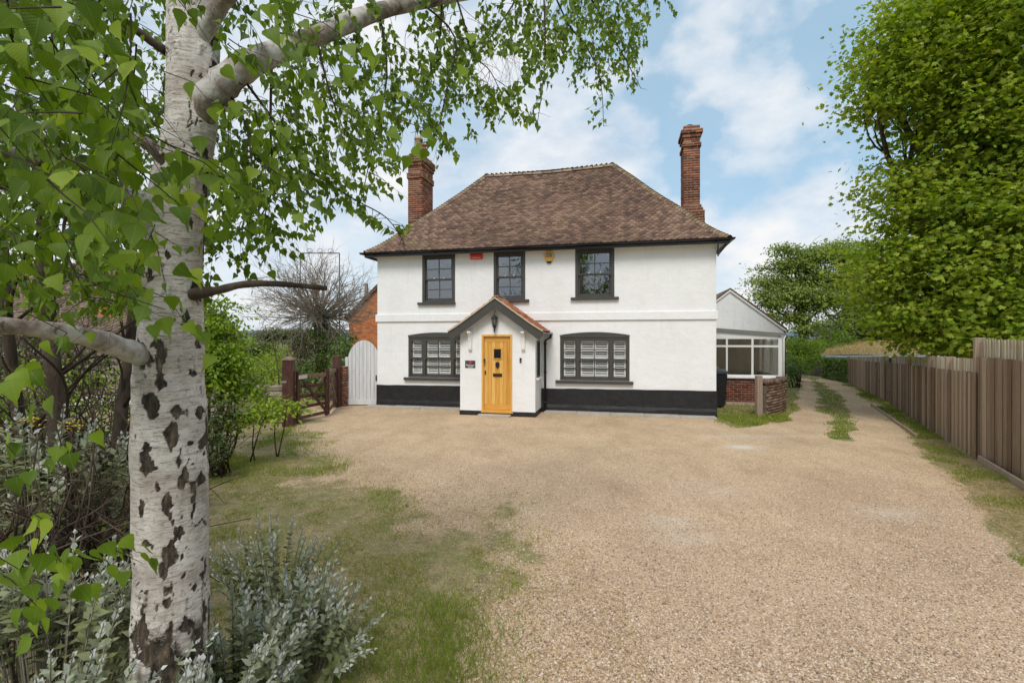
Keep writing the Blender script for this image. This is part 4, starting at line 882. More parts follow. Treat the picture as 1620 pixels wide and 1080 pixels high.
b.box((ur-.07, .07, z0_), (ur, 2.6, z0_+.05)); b.box((ur-.07, .07, ztr+.02), (ur, 2.6, zlin(ur)-.04)); b.box((ur-.07, .9, z0_+.05), (ur, .96, ztr+.02)); b.box((ur-.07, 1.8, z0_+.05), (ur, 1.86, ztr+.02))
b.build('frame', upvc, o3)
for a_, c_ in ((.055, um[0]-.025), (um[0]+.025, um[1]-.03), (um[1]+.03, ur-.10)):
    for za, zb in ((z0_+.05, zh), (zh+.06, ztr+.02)):
        g_ = MB(); g_.box((a_+.004, .03, za+.004), (c_-.004, .036, zb-.004)); g_.build('pane', conserv_glass, o3)
g_ = MB(); g_.box((ur-.04, .07, z0_+.05), (ur-.034, 2.6, ztr+.02)); g_.build('pane', conserv_glass, o3)
b = MB(); b.prism([(-.02, zlin(-.02)-.06), (ur+.07, zlin(ur+.07)-.06), (ur+.07, zlin(ur+.07)), (-.02, zlin(-.02))], -.07, .0); b.prism([(-.02, zlin(-.02)+.002), (ur+.09, zlin(ur+.09)+.002), (ur+.09, zlin(ur+.09)+.022), (-.02, zlin(-.02)+.022)], -.09, 2.62); b.build('roof_sheet', leafmat('milky_polycarbonate', [(0.42, 0.42, 0.42), (0.45, 0.45, 0.45)], .6, .4, tcol=(1, 1, 1)), o3)
b = MB(); b.tube([(ur+.09, -.02, zlin(ur)-.05), (ur+.05, -.02, zlin(ur)-.16), (ur+.05, -.02, .05)], .028, 8); b.build('downpipe', white_wood, o3)
b = MB(); b.box((-.0, 2.45, 0), (ur, 2.5, zlin(ur)-.05)); b.build('back_wall', simple('conservatory_back_wall', [(0.48, 0.42, 0.32), (0.62, 0.56, 0.45)], 1.2, 0.9, 0), o3)
b = MB(); b.box((um[1]+.1, .9, 0), (ur-.3, 1.5, .72)); b.build('cupboard', oak_h, o3)
# rear wing with white gable
WV = 5.42; wf = lambda x, y: fac(x, y, WV); au, az = wf(1154.7, 458); eu, ez = wf(1244.5, 522)
o4 = in_house('gabled_wing', 'white rendered rear wing with a pointed gable behind the conservatory', 'building', au, WV)
hw = eu-au; b = MB(); b.prism([(-hw+.12, -.1), (hw-.10, -.1), (hw-.10, ez-.02), (0, az-.08), (-hw+.12, ez-.02)], 0, 7.0); b.build('wall', white_wall, o4)
for s_ in (1, -1):
    b = MB(); b.prism([(0, az), (s_*(hw), ez), (s_*(hw), ez+.05), (0, az+.05)], -.04, 7.2); rr = b.build('roof', tile_m, o4)
    b = MB(); b.prism([(0, az-.075), (s_*(hw-.02), ez-.075), (s_*(hw-.02), ez-.004), (0, az-.004)], -.055, -.001); b.build('bargeboard', white_wood, o4)
for s_ in (1, -1):
    K = 17
    for k in range(K):
        t_ = (k+.5)/K; m = Matrix.Translation((s_*hw*t_, -.06, az+(ez-az)*t_+.055)) @ Matrix.Rotation(s_*math.atan2(az-ez, hw), 4, 'Y')
        v_ = MB(); v_.cur = random.random(); v_.box((-.075, 0, -.012), (.075, .16, .010), m @ Matrix.Rotation(R(-6*s_), 4, 'Y')); v_.build('verge_tile', hip_m, o4)
b = MB(); b.tube([(hw, 0.0, ez-.02), (hw, 7, ez-.02)], .05, 8); b.tube([(hw-.03, .06, ez-.05), (hw-.03, .06, .05)], .032, 8); b.build('gutter', black_gloss, o4)
# wheelie bin
bp = H0+ux*(HW+.34)+vx*2.0
t = thing('wheelie_bin', 'black wheelie bin between the white house and the conservatory', 'bin', (bp.x, bp.y, 0), HRZ)
b = MB(); pr = [(-.24, .03), (.24, .03), (.27, .98), (-.27, .98)]
vs = [(-.22, -.2, .05), (.22, -.2, .05), (.22, .25, .05), (-.22, .25, .05), (-.28, -.34, 1.02), (.28, -.34, 1.02), (.28, .33, 1.02), (-.28, .33, 1.02)]
b.add(vs, [(0, 3, 2, 1), (4, 5, 6, 7), (0, 1, 5, 4), (1, 2, 6, 5), (2, 3, 7, 6), (3, 0, 4, 7)]); b.build('body', simple('bin_plastic', [(0.014, 0.014, 0.016), (0.022, 0.022, 0.024)], 6, 0.5, 0.1), t, bevel=.02)
b = MB(); b.prism([(-.37, 1.03), (-.30, 1.10), (.25, 1.16), (.36, 1.10), (.36, 1.03)], -.30, .30, Matrix.Rotation(R(90), 4, 'Z')); b.build('lid', black_gloss, t, bevel=.012)
for s_ in (-1, 1): b = MB(); b.tube([(s_*.22, .28, .1), (s_*.27, .28, .1)], .1, 16); b.build('wheel', black_gloss, t)
b = MB(); b.tube([(-.22, .38, 1.0), (.22, .38, 1.0)], .015, 8); b.build('handle', black_gloss, t)
# old curved brick wall and post
t = thing('old_garden_wall', 'low weathered curved brick wall beside the conservatory', 'wall', (6.63, 12.85, 0))
path = [Vector(p)-Vector((6.63, 12.85)) for p in ((6.66, 12.85), (7.25, 13.35), (7.8, 13.98), (8.15, 14.6), (8.32, 15.25), (8.35, 15.8))]
def along(path, s_):
    for a_, c_ in zip(path, path[1:]):
        l = (c_-a_).length
        if s_ <= l: return a_.lerp(c_, s_/l), (c_-a_).normalized()
        s_ -= l
    return path[-1], (path[-1]-path[-2]).normalized()
TL = sum((c_-a_).length for a_, c_ in zip(path, path[1:]))
core = MB(); n = 16
for i in range(n):
    p, _ = along(path, TL*i/n); q, _ = along(path, TL*(i+1)/n); h_ = .88-.10*(i/n); core.beam((p.x, p.y, h_/2-.05), (q.x, q.y, h_/2-.05), .19, h_)
core.build('wall_core', simple('old_dark_mortar', [(0.10, 0.075, 0.05), (0.20, 0.155, 0.115)], 9, 0.95, 0.5, 40), t)
obv = variants('brick', BV, BF, old_brick, [.0, .2, .4, .6, .8, 1.0])
for k in range(12):
    s_ = .0 if k % 2 else .11
    while s_ < TL-.05:
        for side in (-1, 1):
            if side < 0 and s_ > 99: continue
            p, d = along(path, s_+.005); nr = Vector((d.y, -d.x)); z_ = .0+k*.075; j = random.uniform(-.004, .008)
            if z_ > .86-.10*s_/TL: continue
            if side == 1: a0, dd, n_ = p+nr*(.105+j), d, -nr
            else: a0, dd, n_ = p-nr*(.105+j), d, nr
            link('brick', random.choice(obv), t, Matrix(((dd.x*.212, n_.x*.05, 0, a0.x), (dd.y*.212, n_.y*.05, 0, a0.y), (0, 0, .064, z_), (0, 0, 0, 1))))
        s_ += .225
s_ = 0
while s_ < TL-.04:
    p, d = along(path, s_+.036); nr = Vector((d.y, -d.x)); h_ = .875-.10*s_/TL; m = Matrix(((d.x, -nr.x, 0, p.x), (d.y, -nr.y, 0, p.y), (0, 0, 1, h_+random.uniform(-.012, .008)), (0, 0, 0, 1)))
    link('coping_brick', random.choice(obv), t, m @ Matrix.Translation((-.034, -.115, 0)) @ Matrix.Diagonal((.066, .23, .11, 1))); s_ += .076
x_, y_ = G(1201, 660); t = thing('timber_post', 'weathered upright timber post at the end of the curved brick wall', 'post', (x_, y_, 0), R(8))
b = MB(); b.box((-.085, -.06, -.05), (.06, .06, 1.10)); b.box((-.03, -.068, -.05), (.03, -.061, 1.02)); b.build('post', post_m, t, bevel=.012)

# ============================================================ LEFT OF THE HOUSE
# arched white gate
gx0, gx1, gy = (551-CX)*15.0/F, -4.16, 15.0
t = thing('arched_gate', 'white boarded garden gate with an arched top against the house corner', 'gate', ((gx0+gx1)/2, gy, 0)); gw = (gx1-gx0)/2; cxg = .02; hwg = gw+.0
arch = lambda x: 1.22+.80*math.sqrt(max(0, 1-((x-cxg)/(hwg+.06))**2))
n = 8
for i in range(n):
    xa, xb = -gw+2*gw*i/n+.004, -gw+2*gw*(i+1)/n-.004; b = MB(); pts_ = [(xa, .05), (xb, .05)]+[(xb+(xa-xb)*k/4, arch(xb+(xa-xb)*k/4)) for k in range(5)]
    b.prism(pts_, 0, .02); b.build('board', aged_white, t, bevel=.003)
b = MB(); b.box((-gw, -.018, .03), (gw, -.001, .19)); b.box((-gw, .021, 1.1), (gw, .05, 1.22)); b.build('rail', aged_white, t)
b = MB(); b.tube([(gw-.05, -.03+.0, .78), (gw-.05, -.05, .80), (gw-.05, -.05, .90), (gw-.05, -.03, .92), (gw-.05, 0, .92)], .011, 6); b.box((gw-.07, -.006, .76), (gw-.03, -.001, .94)); b.build('handle', black_iron, t)
b = MB(); b.box((-gw-.09, -.03, 0), (-gw-.005, .06, 1.5)); b.build('gate_post', aged_white, t, bevel=.006)
# brick pier beside it
x_ = (545.5-CX)*14.9/F; t = thing('brick_pier', 'slim red brick pier half hidden in ivy left of the arched gate', 'pier', (x_, 14.85, 0))
b = MB(); b.box((-.11, .01, 0), (.06, .2, 1.22)); b.build('pier_core', mortar, t)
for m, nrm in bricks_for(-.12, .07, 0, .21, 0, 1.22):
    if nrm != (0, -1): link('brick', random.choice(brick_vars), t, m)
# field gate
t = thing('field_gate_post', 'thick brown gate post nearest the camera with a pointed cap', 'post', (-5.31, 11.5, 0), R(10), 'brown gate posts')
b = MB(); b.box((-.12, -.12, -.1), (.12, .12, 1.56)); b.build('post', gate_m, t, bevel=.012)
b = MB(); b.add([(-.14, -.14, 1.561), (.14, -.14, 1.561), (.14, .14, 1.561), (-.14, .14, 1.561), (-.14, -.14, 1.60), (.14, -.14, 1.60), (.14, .14, 1.60), (-.14, .14, 1.60), (0, 0, 1.66)], [(0, 3, 2, 1), (0, 1, 5, 4), (1, 2, 6, 5), (2, 3, 7, 6), (3, 0, 4, 7), (4, 5, 8), (5, 6, 8), (6, 7, 8), (7, 4, 8)]); b.build('post_cap', gate_top, t)
b = MB(); b.tube([(-.13, -.05, 1.06), (-.13, .05, 1.06)], .02, 6); b.box((-.126, -.02, 1.04), (-.02, -.124, 1.08)); b.build('latch', simple('galvanised_steel', [(0.35, 0.35, 0.35), (0.5, 0.5, 0.5)], 9, 0.4, 0, metal=0.6), t)
t = thing('field_gate_post', 'slimmer brown gate post beside the ivy at the far end of the gate', 'post', (-5.33, 14.7, 0), R(5), 'brown gate posts')
b = MB(); b.box((-.10, -.10, -.1), (.10, .10, 1.55)); b.build('post', gate_m, t, bevel=.015)
def field_gate(label, p, q, h0, h1, bars, loc_hi, two):
    d = Vector((q[0]-p[0], q[1]-p[1])); ln = d.length; rz = math.atan2(d.y, d.x)
    t = thing('field_gate', label, 'gate', (p[0], p[1], 0), rz, 'pair of brown field gates')
    b = MB(); b.box((0, -.035, .10), (.08, .035, h0+.12)); b.build('hanging_stile', gate_m, t, bevel=.006)
    b = MB(); b.box((ln-.08, -.035, .04), (ln, .035, h1+.14)); b.build('closing_stile', gate_m, t, bevel=.006)
    for k in range(bars):
        f = k/(bars-1); z0_ = .16+(h0-.16)*f; z1_ = .13+(h1-.13)*f; b = MB(); w_ = .10 if k == bars-1 else .075
        b.beam((.08, 0, z0_), (ln-.08, 0, z1_), .032, w_, (0, 0, 1)); b.build('bar', gate_top if k == bars-1 else gate_m, t, bevel=.004)
    b = MB(); b.beam((.10, -.030, h0-.03), (ln-.10, -.030, .16), .022, .075); b.build('brace', gate_m, t)
    b = MB(); b.beam((.10, .030, .18), (ln-.10, .030, h1-.03), .022, .075); b.build('brace', gate_top, t); return t
t = field_gate('nearer brown five-bar field gate with a small pale notice at its post', (-5.17, 11.62), (-4.92, 12.88), 1.17, 1.12, 5, 0, 0)
b = MB(); b.box((.02, -.046, 1.10), (.34, -.036, 1.19)); nb = b.build('notice', simple('pale_notice', [(0.55, 0.53, 0.50), (0.66, 0.64, 0.62)], 9, 0.5, 0), t)
field_gate('farther brown five-bar field gate between the stile and the ivy-side post', (-5.30, 14.55), (-4.94, 12.98), 1.13, 1.15, 5, 0, 0)
# stone wall left of the gate
t = thing('dry_stone_wall', 'low rough stone wall left of the brown gate post', 'wall', (-9.2, 11.9, 0))
b = MB(); b.box((.02, .04, -.1), (3.7, .34, .80)); b.build('wall_core', mortar, t)
def stone_mesh(seed, mat=stone_m):
    rr = random.Random(seed); bm = bmesh.new(); bmesh.ops.create_cube(bm, size=1); bmesh.ops.bevel(bm, geom=list(bm.edges), offset=.18, segments=1, affect='EDGES')
    for v in bm.verts: v.co += Vector([rr.uniform(-.06, .06) for _ in range(3)])
    me = bpy.data.meshes.new('stone'); bm.to_mesh(me); bm.free(); me.materials.append(mat); a = me.attributes.new('tint', 'FLOAT', 'POINT'); a.data.foreach_set('value', np.full(len(me.vertices), rr.random(), np.float32)); return me
stones = [stone_mesh(i) for i in range(12)]
z = 0; row = 0
while z < .86:
    hh = random.uniform(.11, .17); x = -random.uniform(0, .1)
    while x < 3.7:
        w_ = random.uniform(.18, .42); link('stone', random.choice(stones), t, Matrix.Translation((x+w_/2, .08, z+hh/2)) @ Matrix.Diagonal((w_*.98, .22, hh*1.0, 1))); x += w_
    z += hh*.93
# stone cottage far left
t = thing('stone_cottage', 'stone cottage with a red tiled roof half hidden behind the birch branches', 'house', (-20, 18.2, 0))
b = MB(); b.box((-8, .05, -.1), (6.2, 6, 2.15)); b.build('wall', mortar, t)
stones2 = stones; z = 0
while z < 2.1:
    hh = random.uniform(.17, .26); x = 1.6
    while x < 6.15:
        w_ = random.uniform(.22, .40); link('stone', random.choice(stones2), t, Matrix.Translation((x+w_/2, .06, z+hh/2)) @ Matrix.Rotation(R(random.uniform(-8, 8)), 4, 'Y') @ Matrix.Diagonal((w_*.95, .12, hh*.98, 1))); x += w_*1.03
    z += hh
b = MB(); c4_ = [(-8.4, -.3, 2.1), (6.6, -.3, 2.1), (6.6, 6.3, 2.1), (-8.4, 6.3, 2.1), (-6, 3, 5.3), (3.2, 3, 5.3)]
b.add(c4_, [(0, 1, 5, 4), (1, 2, 5), (2, 3, 4, 5), (3, 0, 4), (0, 3, 2, 1)]); crf = b.build('roof', bark_m, t)
csl = [((-8.4, -.3, 2.14), (6.6, -.3, 2.14), (-6, 3, 5.34), (3.2, 3, 5.34)), ((6.6, -.3, 2.14), (6.6, 6.3, 2.14), (3.2, 3, 5.34), (3.2, 3, 5.34))]
cm = []
for sl in csl: cm += tile_mats(sl, lambda a_, b_, c_, d_, s_, t_: Vector(a_).lerp(Vector(b_), s_).lerp(Vector(c_).lerp(Vector(d_), s_), t_), .15, .22)
# cottage tiles
cott_tile = tilemat('cottage_tile', [(0.09, 0.065, 0.05), (0.17, 0.12, 0.09), (0.24, 0.18, 0.14)], 0.7)
lay(crf, 'roof_tile', cm, tm, TV, TF3, cott_tile, 0, lambda p: random.random())
b = MB(); b.box((4.0, .5, 1.5), (4.55, 1.05, 3.35)); b.build('chimney', orange_wall, t)
b = MB(); b.box((3.95, .45, 3.351), (4.6, 1.1, 3.42)); b.build('chimney_cap', concrete, t)
# orange brick outbuilding
ox = (552-CX)*21.0/F; oz = 3.0
t = thing('brick_outbuilding', 'orange brick building with a sloping tiled verge behind the arched gate', 'building', (ox, 21.0, 0))
rz_ = 3.1; b = MB(); b.prism([(0, -.1), (6.2, -.1), (6.2, oz), (3.1, oz+rz_*.96), (0, oz)], 0, 7); b.build('wall', orange_wall, t)
for s_ in (0, 1):
    b = MB(); xa = 3.1; xe = -.18 if s_ == 0 else 6.38; ze = oz-.18; b.prism([(xa, oz+rz_), (xe, ze), (xe, ze+.12), (xa, oz+rz_+.12)], -.12, 7.1); b.build('roof', cott_tile, t)
for k in range(34):
    f = (k+.5)/34; v_ = MB(); v_.cur = random.random(); m = Matrix.Translation((3.1-3.28*f, -.15, oz+rz_+.14-(rz_+.18)*f)) @ Matrix.Rotation(-math.atan2(rz_+.18, 3.28), 4, 'Y'); v_.box((-.07, 0, -.015), (.07, .18, .012), m @ Matrix.Rotation(R(7), 4, 'Y')); v_.build('verge_tile', hip_m, t)
b = MB(); b.box((.55, .4, 2.9), (.68, .53, 4.5)); b.build('flue', greytwig_m, t)
# wrought iron frame above the bare bush
fx0, fx1, fY = (475-CX)*18.2/F, (537-CX)*18.2/F, 18.2; fz = CH+(534-400.5)*18.2/F
t = thing('iron_sign_frame', 'tall empty iron frame with a scrolled top bar rising out of the bare bush', 'frame', ((fx0+fx1)/2, fY, 0)); hw_ = (fx1-fx0)/2
b = MB(); b.tube([(-hw_, 0, 0), (-hw_, 0, fz)], .020, 6); b.tube([(hw_, 0, 0), (hw_, 0, fz)], .020, 6); b.build('upright', black_iron, t)
b = MB(); b.tube([(-hw_, 0, fz), (hw_, 0, fz)], .020, 6); b.build('top_bar', black_iron, t)
for c_ in (-.45, 0, .45):
    b = MB(); b.tube([(c_*hw_*1.2+.12*math.cos(R(a_))*(1-a_/900), 0, fz+.09+.09*math.sin(R(a_))*(1-a_/900)) for a_ in range(-90, 420, 30)], .008, 5); b.build('scroll', black_iron, t)

# ============================================================ FENCES
bmz = []
for k in range(5):
    m_ = MB(); m_.box((0, -.012, 0), (.112, .004+.004*k/5, 1)); me = m_.mesh('board', fence_m); bmz.append(me)
m_ = MB(); m_.box((0, -.009, 0), (.042, .009, 1)); slat_me = m_.mesh('slat', slat_m)
def fence(label, p, q, hb0, hb1, ht0, ht1, bw, sw_, posts, group='timber fences along the drive', base=.02):
    d = Vector((q[0]-p[0], q[1]-p[1])); ln = d.length; t = thing('boarded_fence', label, 'fence', (p[0], p[1], 0), math.atan2(d.y, d.x), group)
    x = 0; i = 0
    while x < ln-.02:
        f = x/ln; h_ = hb0+(hb1-hb0)*f+random.uniform(-.012, .012); w_ = bw*random.uniform(.93, 1.0)
        m = Matrix.Translation((x, -.045+(i % 2)*.012, base)) @ Matrix.Rotation(R(random.uniform(-.35, .35)), 4, 'Y') @ Matrix.Diagonal((w_/.112, 1, h_-base, 1)); link('board', random.choice(bmz), t, m); x += bw*.97; i += 1
    if sw_:
        x = 0
        while x < ln-.02:
            f = x/ln; h_ = ht0+(ht1-ht0)*f+random.uniform(-.008, .008); z_ = hb0+(hb1-hb0)*f-.12
            link('slat', slat_me, t, Matrix.Translation((x, .012, z_)) @ Matrix.Rotation(R(random.uniform(-.6, .6)), 4, 'Y') @ Matrix.Diagonal((1, 1, h_-z_, 1))); x += sw_
    for f in posts:
        h_ = ht0+(ht1-ht0)*f; m_ = MB(); m_.box((ln*f-.045, -.075, -.05), (ln*f+.035, .075, h_+.02)); m_.build('fence_post', post_m, t, bevel=.006)
    for z_ in (.35, .9, 1.35):
        if z_ < min(hb0, hb1)-.1: m_ = MB(); m_.box((0, .06, z_), (ln, .10, z_+.07)); m_.build('rail', fence_m, t)
    m_ = MB(); m_.box((0, .022, ht0-.35), (ln, .05, ht0-.30)); 
    return t
fence('tallest boarded fence at the right edge with a slatted top', (8.10, 8.38), (5.82, 2.9), 1.78, 1.70, 2.08, 2.02, .125, .092, (0.002, .42, .8))
fence('middle stretch of boarded fence with slatted top', (12.05, 15.35), (8.05, 8.36), 1.30, 1.50, 1.52, 1.74, .125, .092, (.34, .62, .80))
fence('far stretch of boarded fence before the hedge block', (15.55, 22.3), (12.45, 16.1), 1.12, 1.26, 1.22, 1.47, .145, .09, (0.0, 1.0))
# low boards and timber edging along the verge
def edging(label, p, q, h, w_=.04, name='timber_edging', mat=None):
    d = Vector((q[0]-p[0], q[1]-p[1])); t = thing(name, label, 'edging', (p[0], p[1], 0), math.atan2(d.y, d.x)); m_ = MB(); m_.box((0, -w_/2, -.05), (d.length, w_/2, h)); m_.build('edging_board', mat or post_m, t, bevel=.008)
edging('grey timber edging board between the gravel and the verge', G(1450, 692), G(1378, 641), .07)
edging('raised timber gravel board in front of the tallest fence', (5.15, 3.2), (7.92, 8.2), .11, .04)

# ============================================================ VEGETATION
OV_V = np.array([(0, 0, 0), (.24, .42, .05), (0, 1, -.06), (-.24, .42, .05), (0, .45, -.03)]); OV_F = np.array([(0, 1, 4), (1, 2, 4), (2, 3, 4), (3, 0, 4)])
OVS_V = np.array([(0, 0, 0), (.26, .45, .06), (0, 1, -.04), (-.26, .45, .06)]); OVS_F = np.array([(0, 1, 2), (0, 2, 3)])
BL_V = np.array([(0, .02, 0), (.20, -.02, .03), (.39, .10, .07), (.41, .27, .09), (.26, .52, .06), (.09, .80, .0), (0, 1.10, -.10), (-.09, .80, .0), (-.24, .55, .04), (-.40, .29, .06), (-.38, .11, .05), (-.20, -.02, .03), (0, .30, -.02), (0, .62, -.04), (0, -.30, .06), (.012, -.30, .06)])
BL_F = np.array([(0, 1, 12), (1, 2, 12), (2, 3, 12), (3, 4, 13), (3, 13, 12), (4, 5, 13), (5, 6, 13), (6, 7, 13), (7, 8, 13), (8, 9, 13), (9, 12, 13), (9, 10, 12), (10, 11, 12), (11, 0, 12), (0, 14, 15)])
ML_V = np.array([(0, 0, 0), (.30, -.06, .02), (.52, .22, -.05), (.30, .36, .03), (.56, .74, -.06), (.20, .66, .02), (0, 1.05, -.08), (-.20, .66, .02), (-.56, .74, -.06), (-.30, .36, .03), (-.52, .22, -.05), (-.30, -.06, .02), (0, .36, .04)])
ML_F = np.array([(i, (i+1) % 12, 12) for i in range(12)])
def leafset(pos, tip, nrm, size, tint, V_, F_): return inst(V_, F_, frames(nrm, tip)*np.asarray(size)[:, None, None], pos, tint)
def crown_pts(blobs, dens, rnd, shell=2.2, flat=.45, clump=.32, per=24):
    """clumps of leaf positions spread through ellipsoids; returns positions, outward directions, clump ids"""
    Ps = []; Os = []; Cs = []
    for bi, (c, r) in enumerate(blobs):
        c = np.array(c); r = np.array(r) if hasattr(r, '__len__') else np.array([r]*3)
        n = max(3, int(dens*(r[0]*r[1]+r[0]*r[2]+r[1]*r[2])/3))
        d = unit(rnd.randn(n, 3)); rr = rnd.rand(n, 1)**(1/shell)*(1+.09*rnd.randn(n, 1)); cc = c+d*r*rr
        m = max(4, per); q = np.clip(rnd.randn(n, m, 3), -1.7, 1.7)*clump*np.array([1, 1, flat])*(.6+.8*rnd.rand(n, 1, 1))
        Ps.append((cc[:, None]+q).reshape(-1, 3)); Os.append(np.repeat(d, m, 0)+.4*unit(q.reshape(-1, 3))); Cs.append(np.repeat(rnd.rand(n), m))
    return np.concatenate(Ps), np.concatenate(Os), np.concatenate(Cs)
def foliage(name, parent, mat, blobs, dens, size, V_, F_, seed, per=24, clump=.32, flat=.45, upb=.9, droop=.4, shell=2.2, tlo=0., thi=1., cut=None, kind='stuff'):
    rnd = np.random.RandomState(seed); p, o, c = crown_pts(blobs, dens, rnd, shell, flat, clump, per)
    if cut is not None: k = cut(p); p, o, c = p[k], o[k], c[k]
    n = len(p); nr = unit(np.array([0, 0, 1.])*upb+o*.5+.55*rnd.randn(n, 3)); tp = unit(o*np.array([1, 1, .3])+.8*rnd.randn(n, 3)-np.array([0, 0, droop]))
    t = np.clip(tlo+(thi-tlo)*(.55*c+.45*rnd.rand(n)**1.2), 0, 1)
    Vv, Ff, Tt = leafset(p, tp, nr, size*(.6+.6*rnd.rand(n)), t, V_, F_)
    o_ = link(name, npmesh(name, Vv, Ff, mat, Tt), parent)
    if kind: o_['kind'] = kind
    return o_
def limb(mb, a, c, r0, r1, rnd, bend=.12, n=8, seg=7):
    a, c = Vector(a), Vector(c); L_ = (c-a).length; pts = []; off = Vector([rnd.uniform(-1, 1) for _ in range(3)])*L_*bend; off2 = Vector([rnd.uniform(-1, 1) for _ in range(3)])*L_*bend*.4
    for i in range(n+1):
        t = i/n; pts.append(a.lerp(c, t)+off*math.sin(math.pi*t)+off2*math.sin(2*math.pi*t)+Vector((0, 0, L_*.12*math.sin(math.pi*t))))
    mb.tube(pts, [r0+(r1-r0)*(i/n)**.8 for i in range(n+1)], seg); return pts
def tree_wood(parent, blobs, base, fork, r0, seed, mat=bark_m, twigs=6):
    rnd = random.Random(seed); b = MB(); base = Vector(base); fork = Vector(fork); pts = [base+Vector((0, 0, -.2))]; n = 7
    for i in range(1, n+1): t = i/n; pts.append(base.lerp(fork, t)+Vector((math.sin(t*4+seed)*.05*r0*8, math.cos(t*3+seed)*.05*r0*8, 0)))
    b.tube(pts, [r0*1.5]+[r0*(1-.4*i/n) for i in range(1, n+1)], 10); b.build('trunk', mat, parent, recalc=False)
    b = MB()
    for c, r in blobs:
        r_ = max(r) if hasattr(r, '__len__') else r; s_ = pts[rnd.randint(3, n)]; l = limb(b, s_, c, r0*.4, r0*.10, rnd)
        for k in range(twigs):
            q = l[rnd.randint(3, len(l)-1)]; d = Vector([rnd.gauss(0, 1) for _ in range(3)]).normalized()*r_*.85; limb(b, q, Vector(c)+d, r0*.10, r0*.02, rnd, .15, 5, 4)
    b.build('branches', mat, parent, recalc=False, kind='stuff')
def tree(name, label, base, fork, r0, blobs, leaf, dens, size, V_, F_, seed, group=None, wood=bark_m, twigs=6, cat='tree', **kw):
    t = thing(name, label, cat, base, 0, group); bl = [(tuple(Vector(c)-Vector(base)), r) for c, r in blobs]
    tree_wood(t, bl, (0, 0, 0), Vector(fork)-Vector(base), r0, seed, wood, twigs)
    foliage('crown', t, leaf, bl, dens, size, V_, F_, seed, **kw); return t
def blobs_px(lst, sh=0):
    lst = [(x+(sh if x < 1530 else 0), y, Y, a, c) for x, y, Y, a, c in lst]
    return [(tuple(P(x, y, Y)), (rx*Y/F, max(rx, ry)*Y/F*.8, ry*Y/F)) for x, y, Y, rx, ry in lst]

# ---- sycamore behind the fence on the right
syc = blobs_px([(1455, 60, 12.5, 95, 85), (1400, 130, 12, 58, 62), (1500, 150, 12, 100, 80), (1560, 30, 11.5, 120, 110), (1600, 200, 11.5, 110, 100), (1505, 255, 12.5, 80, 60), (1415, 290, 12.5, 62, 50), (1480, 340, 12, 100, 70), (1590, 350, 11, 110, 90), (1430, 405, 12, 80, 50), (1395, 455, 12.5, 62, 42), (1500, 440, 11.5, 110, 60), (1600, 460, 10.8, 100, 70), (1455, 505, 11.5, 85, 42), (1570, 520, 11.2, 100, 40), (1680, 300, 11, 120, 200), (1690, 80, 11.5, 150, 160), (1480, -60, 12.5, 110, 90), (1620, -120, 12.5, 170, 130), (1760, 0, 13.5, 200, 260), (1385, 120, 12, 45, 50), (1362, 165, 12, 30, 34), (1388, 290, 12.3, 36, 28), (1400, 55, 12, 50, 50), (1408, 340, 12.3, 40, 35), (1385, 400, 12.3, 40, 35), (1430, 200, 12.3, 40, 36), (1365, 440, 12.3, 34, 26), (1405, 505, 12, 45, 28), (1465, 532, 11.6, 60, 24), (1560, 548, 11, 80, 24), (1640, 545, 10.6, 80, 28), (1500, 505, 11.4, 80, 40)], 26)
sy = tree('sycamore_tree', 'huge leafy green sycamore overhanging the boarded fence along the right side', (13.2, 14.3, 0), (13.0, 13.8, 3.4), .38, syc, maple_leaf, 50, .108, ML_V, ML_F, 5, per=44, clump=.46, flat=.26, upb=.8, shell=2.1, twigs=7, tlo=.15, thi=1.3)
# ---- far trees at the end of the drive
tree('cedar_tree', 'dark layered evergreen tree behind the white gabled wing', P(1268, 534, 42)-Vector((0, 0, 2.1)), P(1270, 440, 42), .34, blobs_px([(1228, 448, 42, 30, 16), (1250, 420, 42, 34, 16), (1290, 402, 42, 36, 16), (1262, 466, 41, 36, 18), (1300, 440, 42, 40, 20), (1225, 480, 41, 24, 14), (1318, 470, 41, 34, 18), (1255, 500, 41, 24, 11), (1210, 465, 41, 16, 9), (1285, 480, 41, 30, 14), (1240, 395, 42, 20, 8), (1325, 395, 43, 26, 12), (1215, 500, 41, 20, 8), (1300, 520, 40, 34, 12), (1340, 520, 40, 34, 14), (1275, 520, 40, 16, 14), (1200, 445, 41, 10, 6), (1205, 425, 43, 8, 5)]), pine_leaf, 40, .27, OVS_V, OVS_F, 21, 'trees beyond the drive', per=34, clump=.60, flat=.34, upb=1.2, twigs=5, shell=1.4, tlo=.2, thi=1.15)
tree('cedar_tree', 'taller pale green tree behind the sycamore and the drive end', P(1345, 534, 46)-Vector((0, 0, 2.1)), P(1342, 440, 46), .5, blobs_px([(1335, 405, 46, 40, 22), (1365, 430, 46, 45, 30), (1340, 455, 45, 40, 25), (1385, 470, 45, 45, 30), (1355, 500, 44, 45, 25)]), pine_leaf, 36, .27, OVS_V, OVS_F, 22, 'trees beyond the drive', per=34, clump=.6, flat=.5, upb=1.0, twigs=5, shell=1.4, tlo=.3, thi=1.2)
t = thing('bare_tree', 'greyish half bare bushy tree above the ivy-covered hedge block', 'tree', P(1312, 534, 34)-Vector((0, 0, 2.1)), 0)
b = MB(); rr = random.Random(4); b.tube([(0, 0, 0), (.1, 0, 1.6)], [.16, .12], 7); b.build('trunk', greytwig_m, t, recalc=False); b = MB()
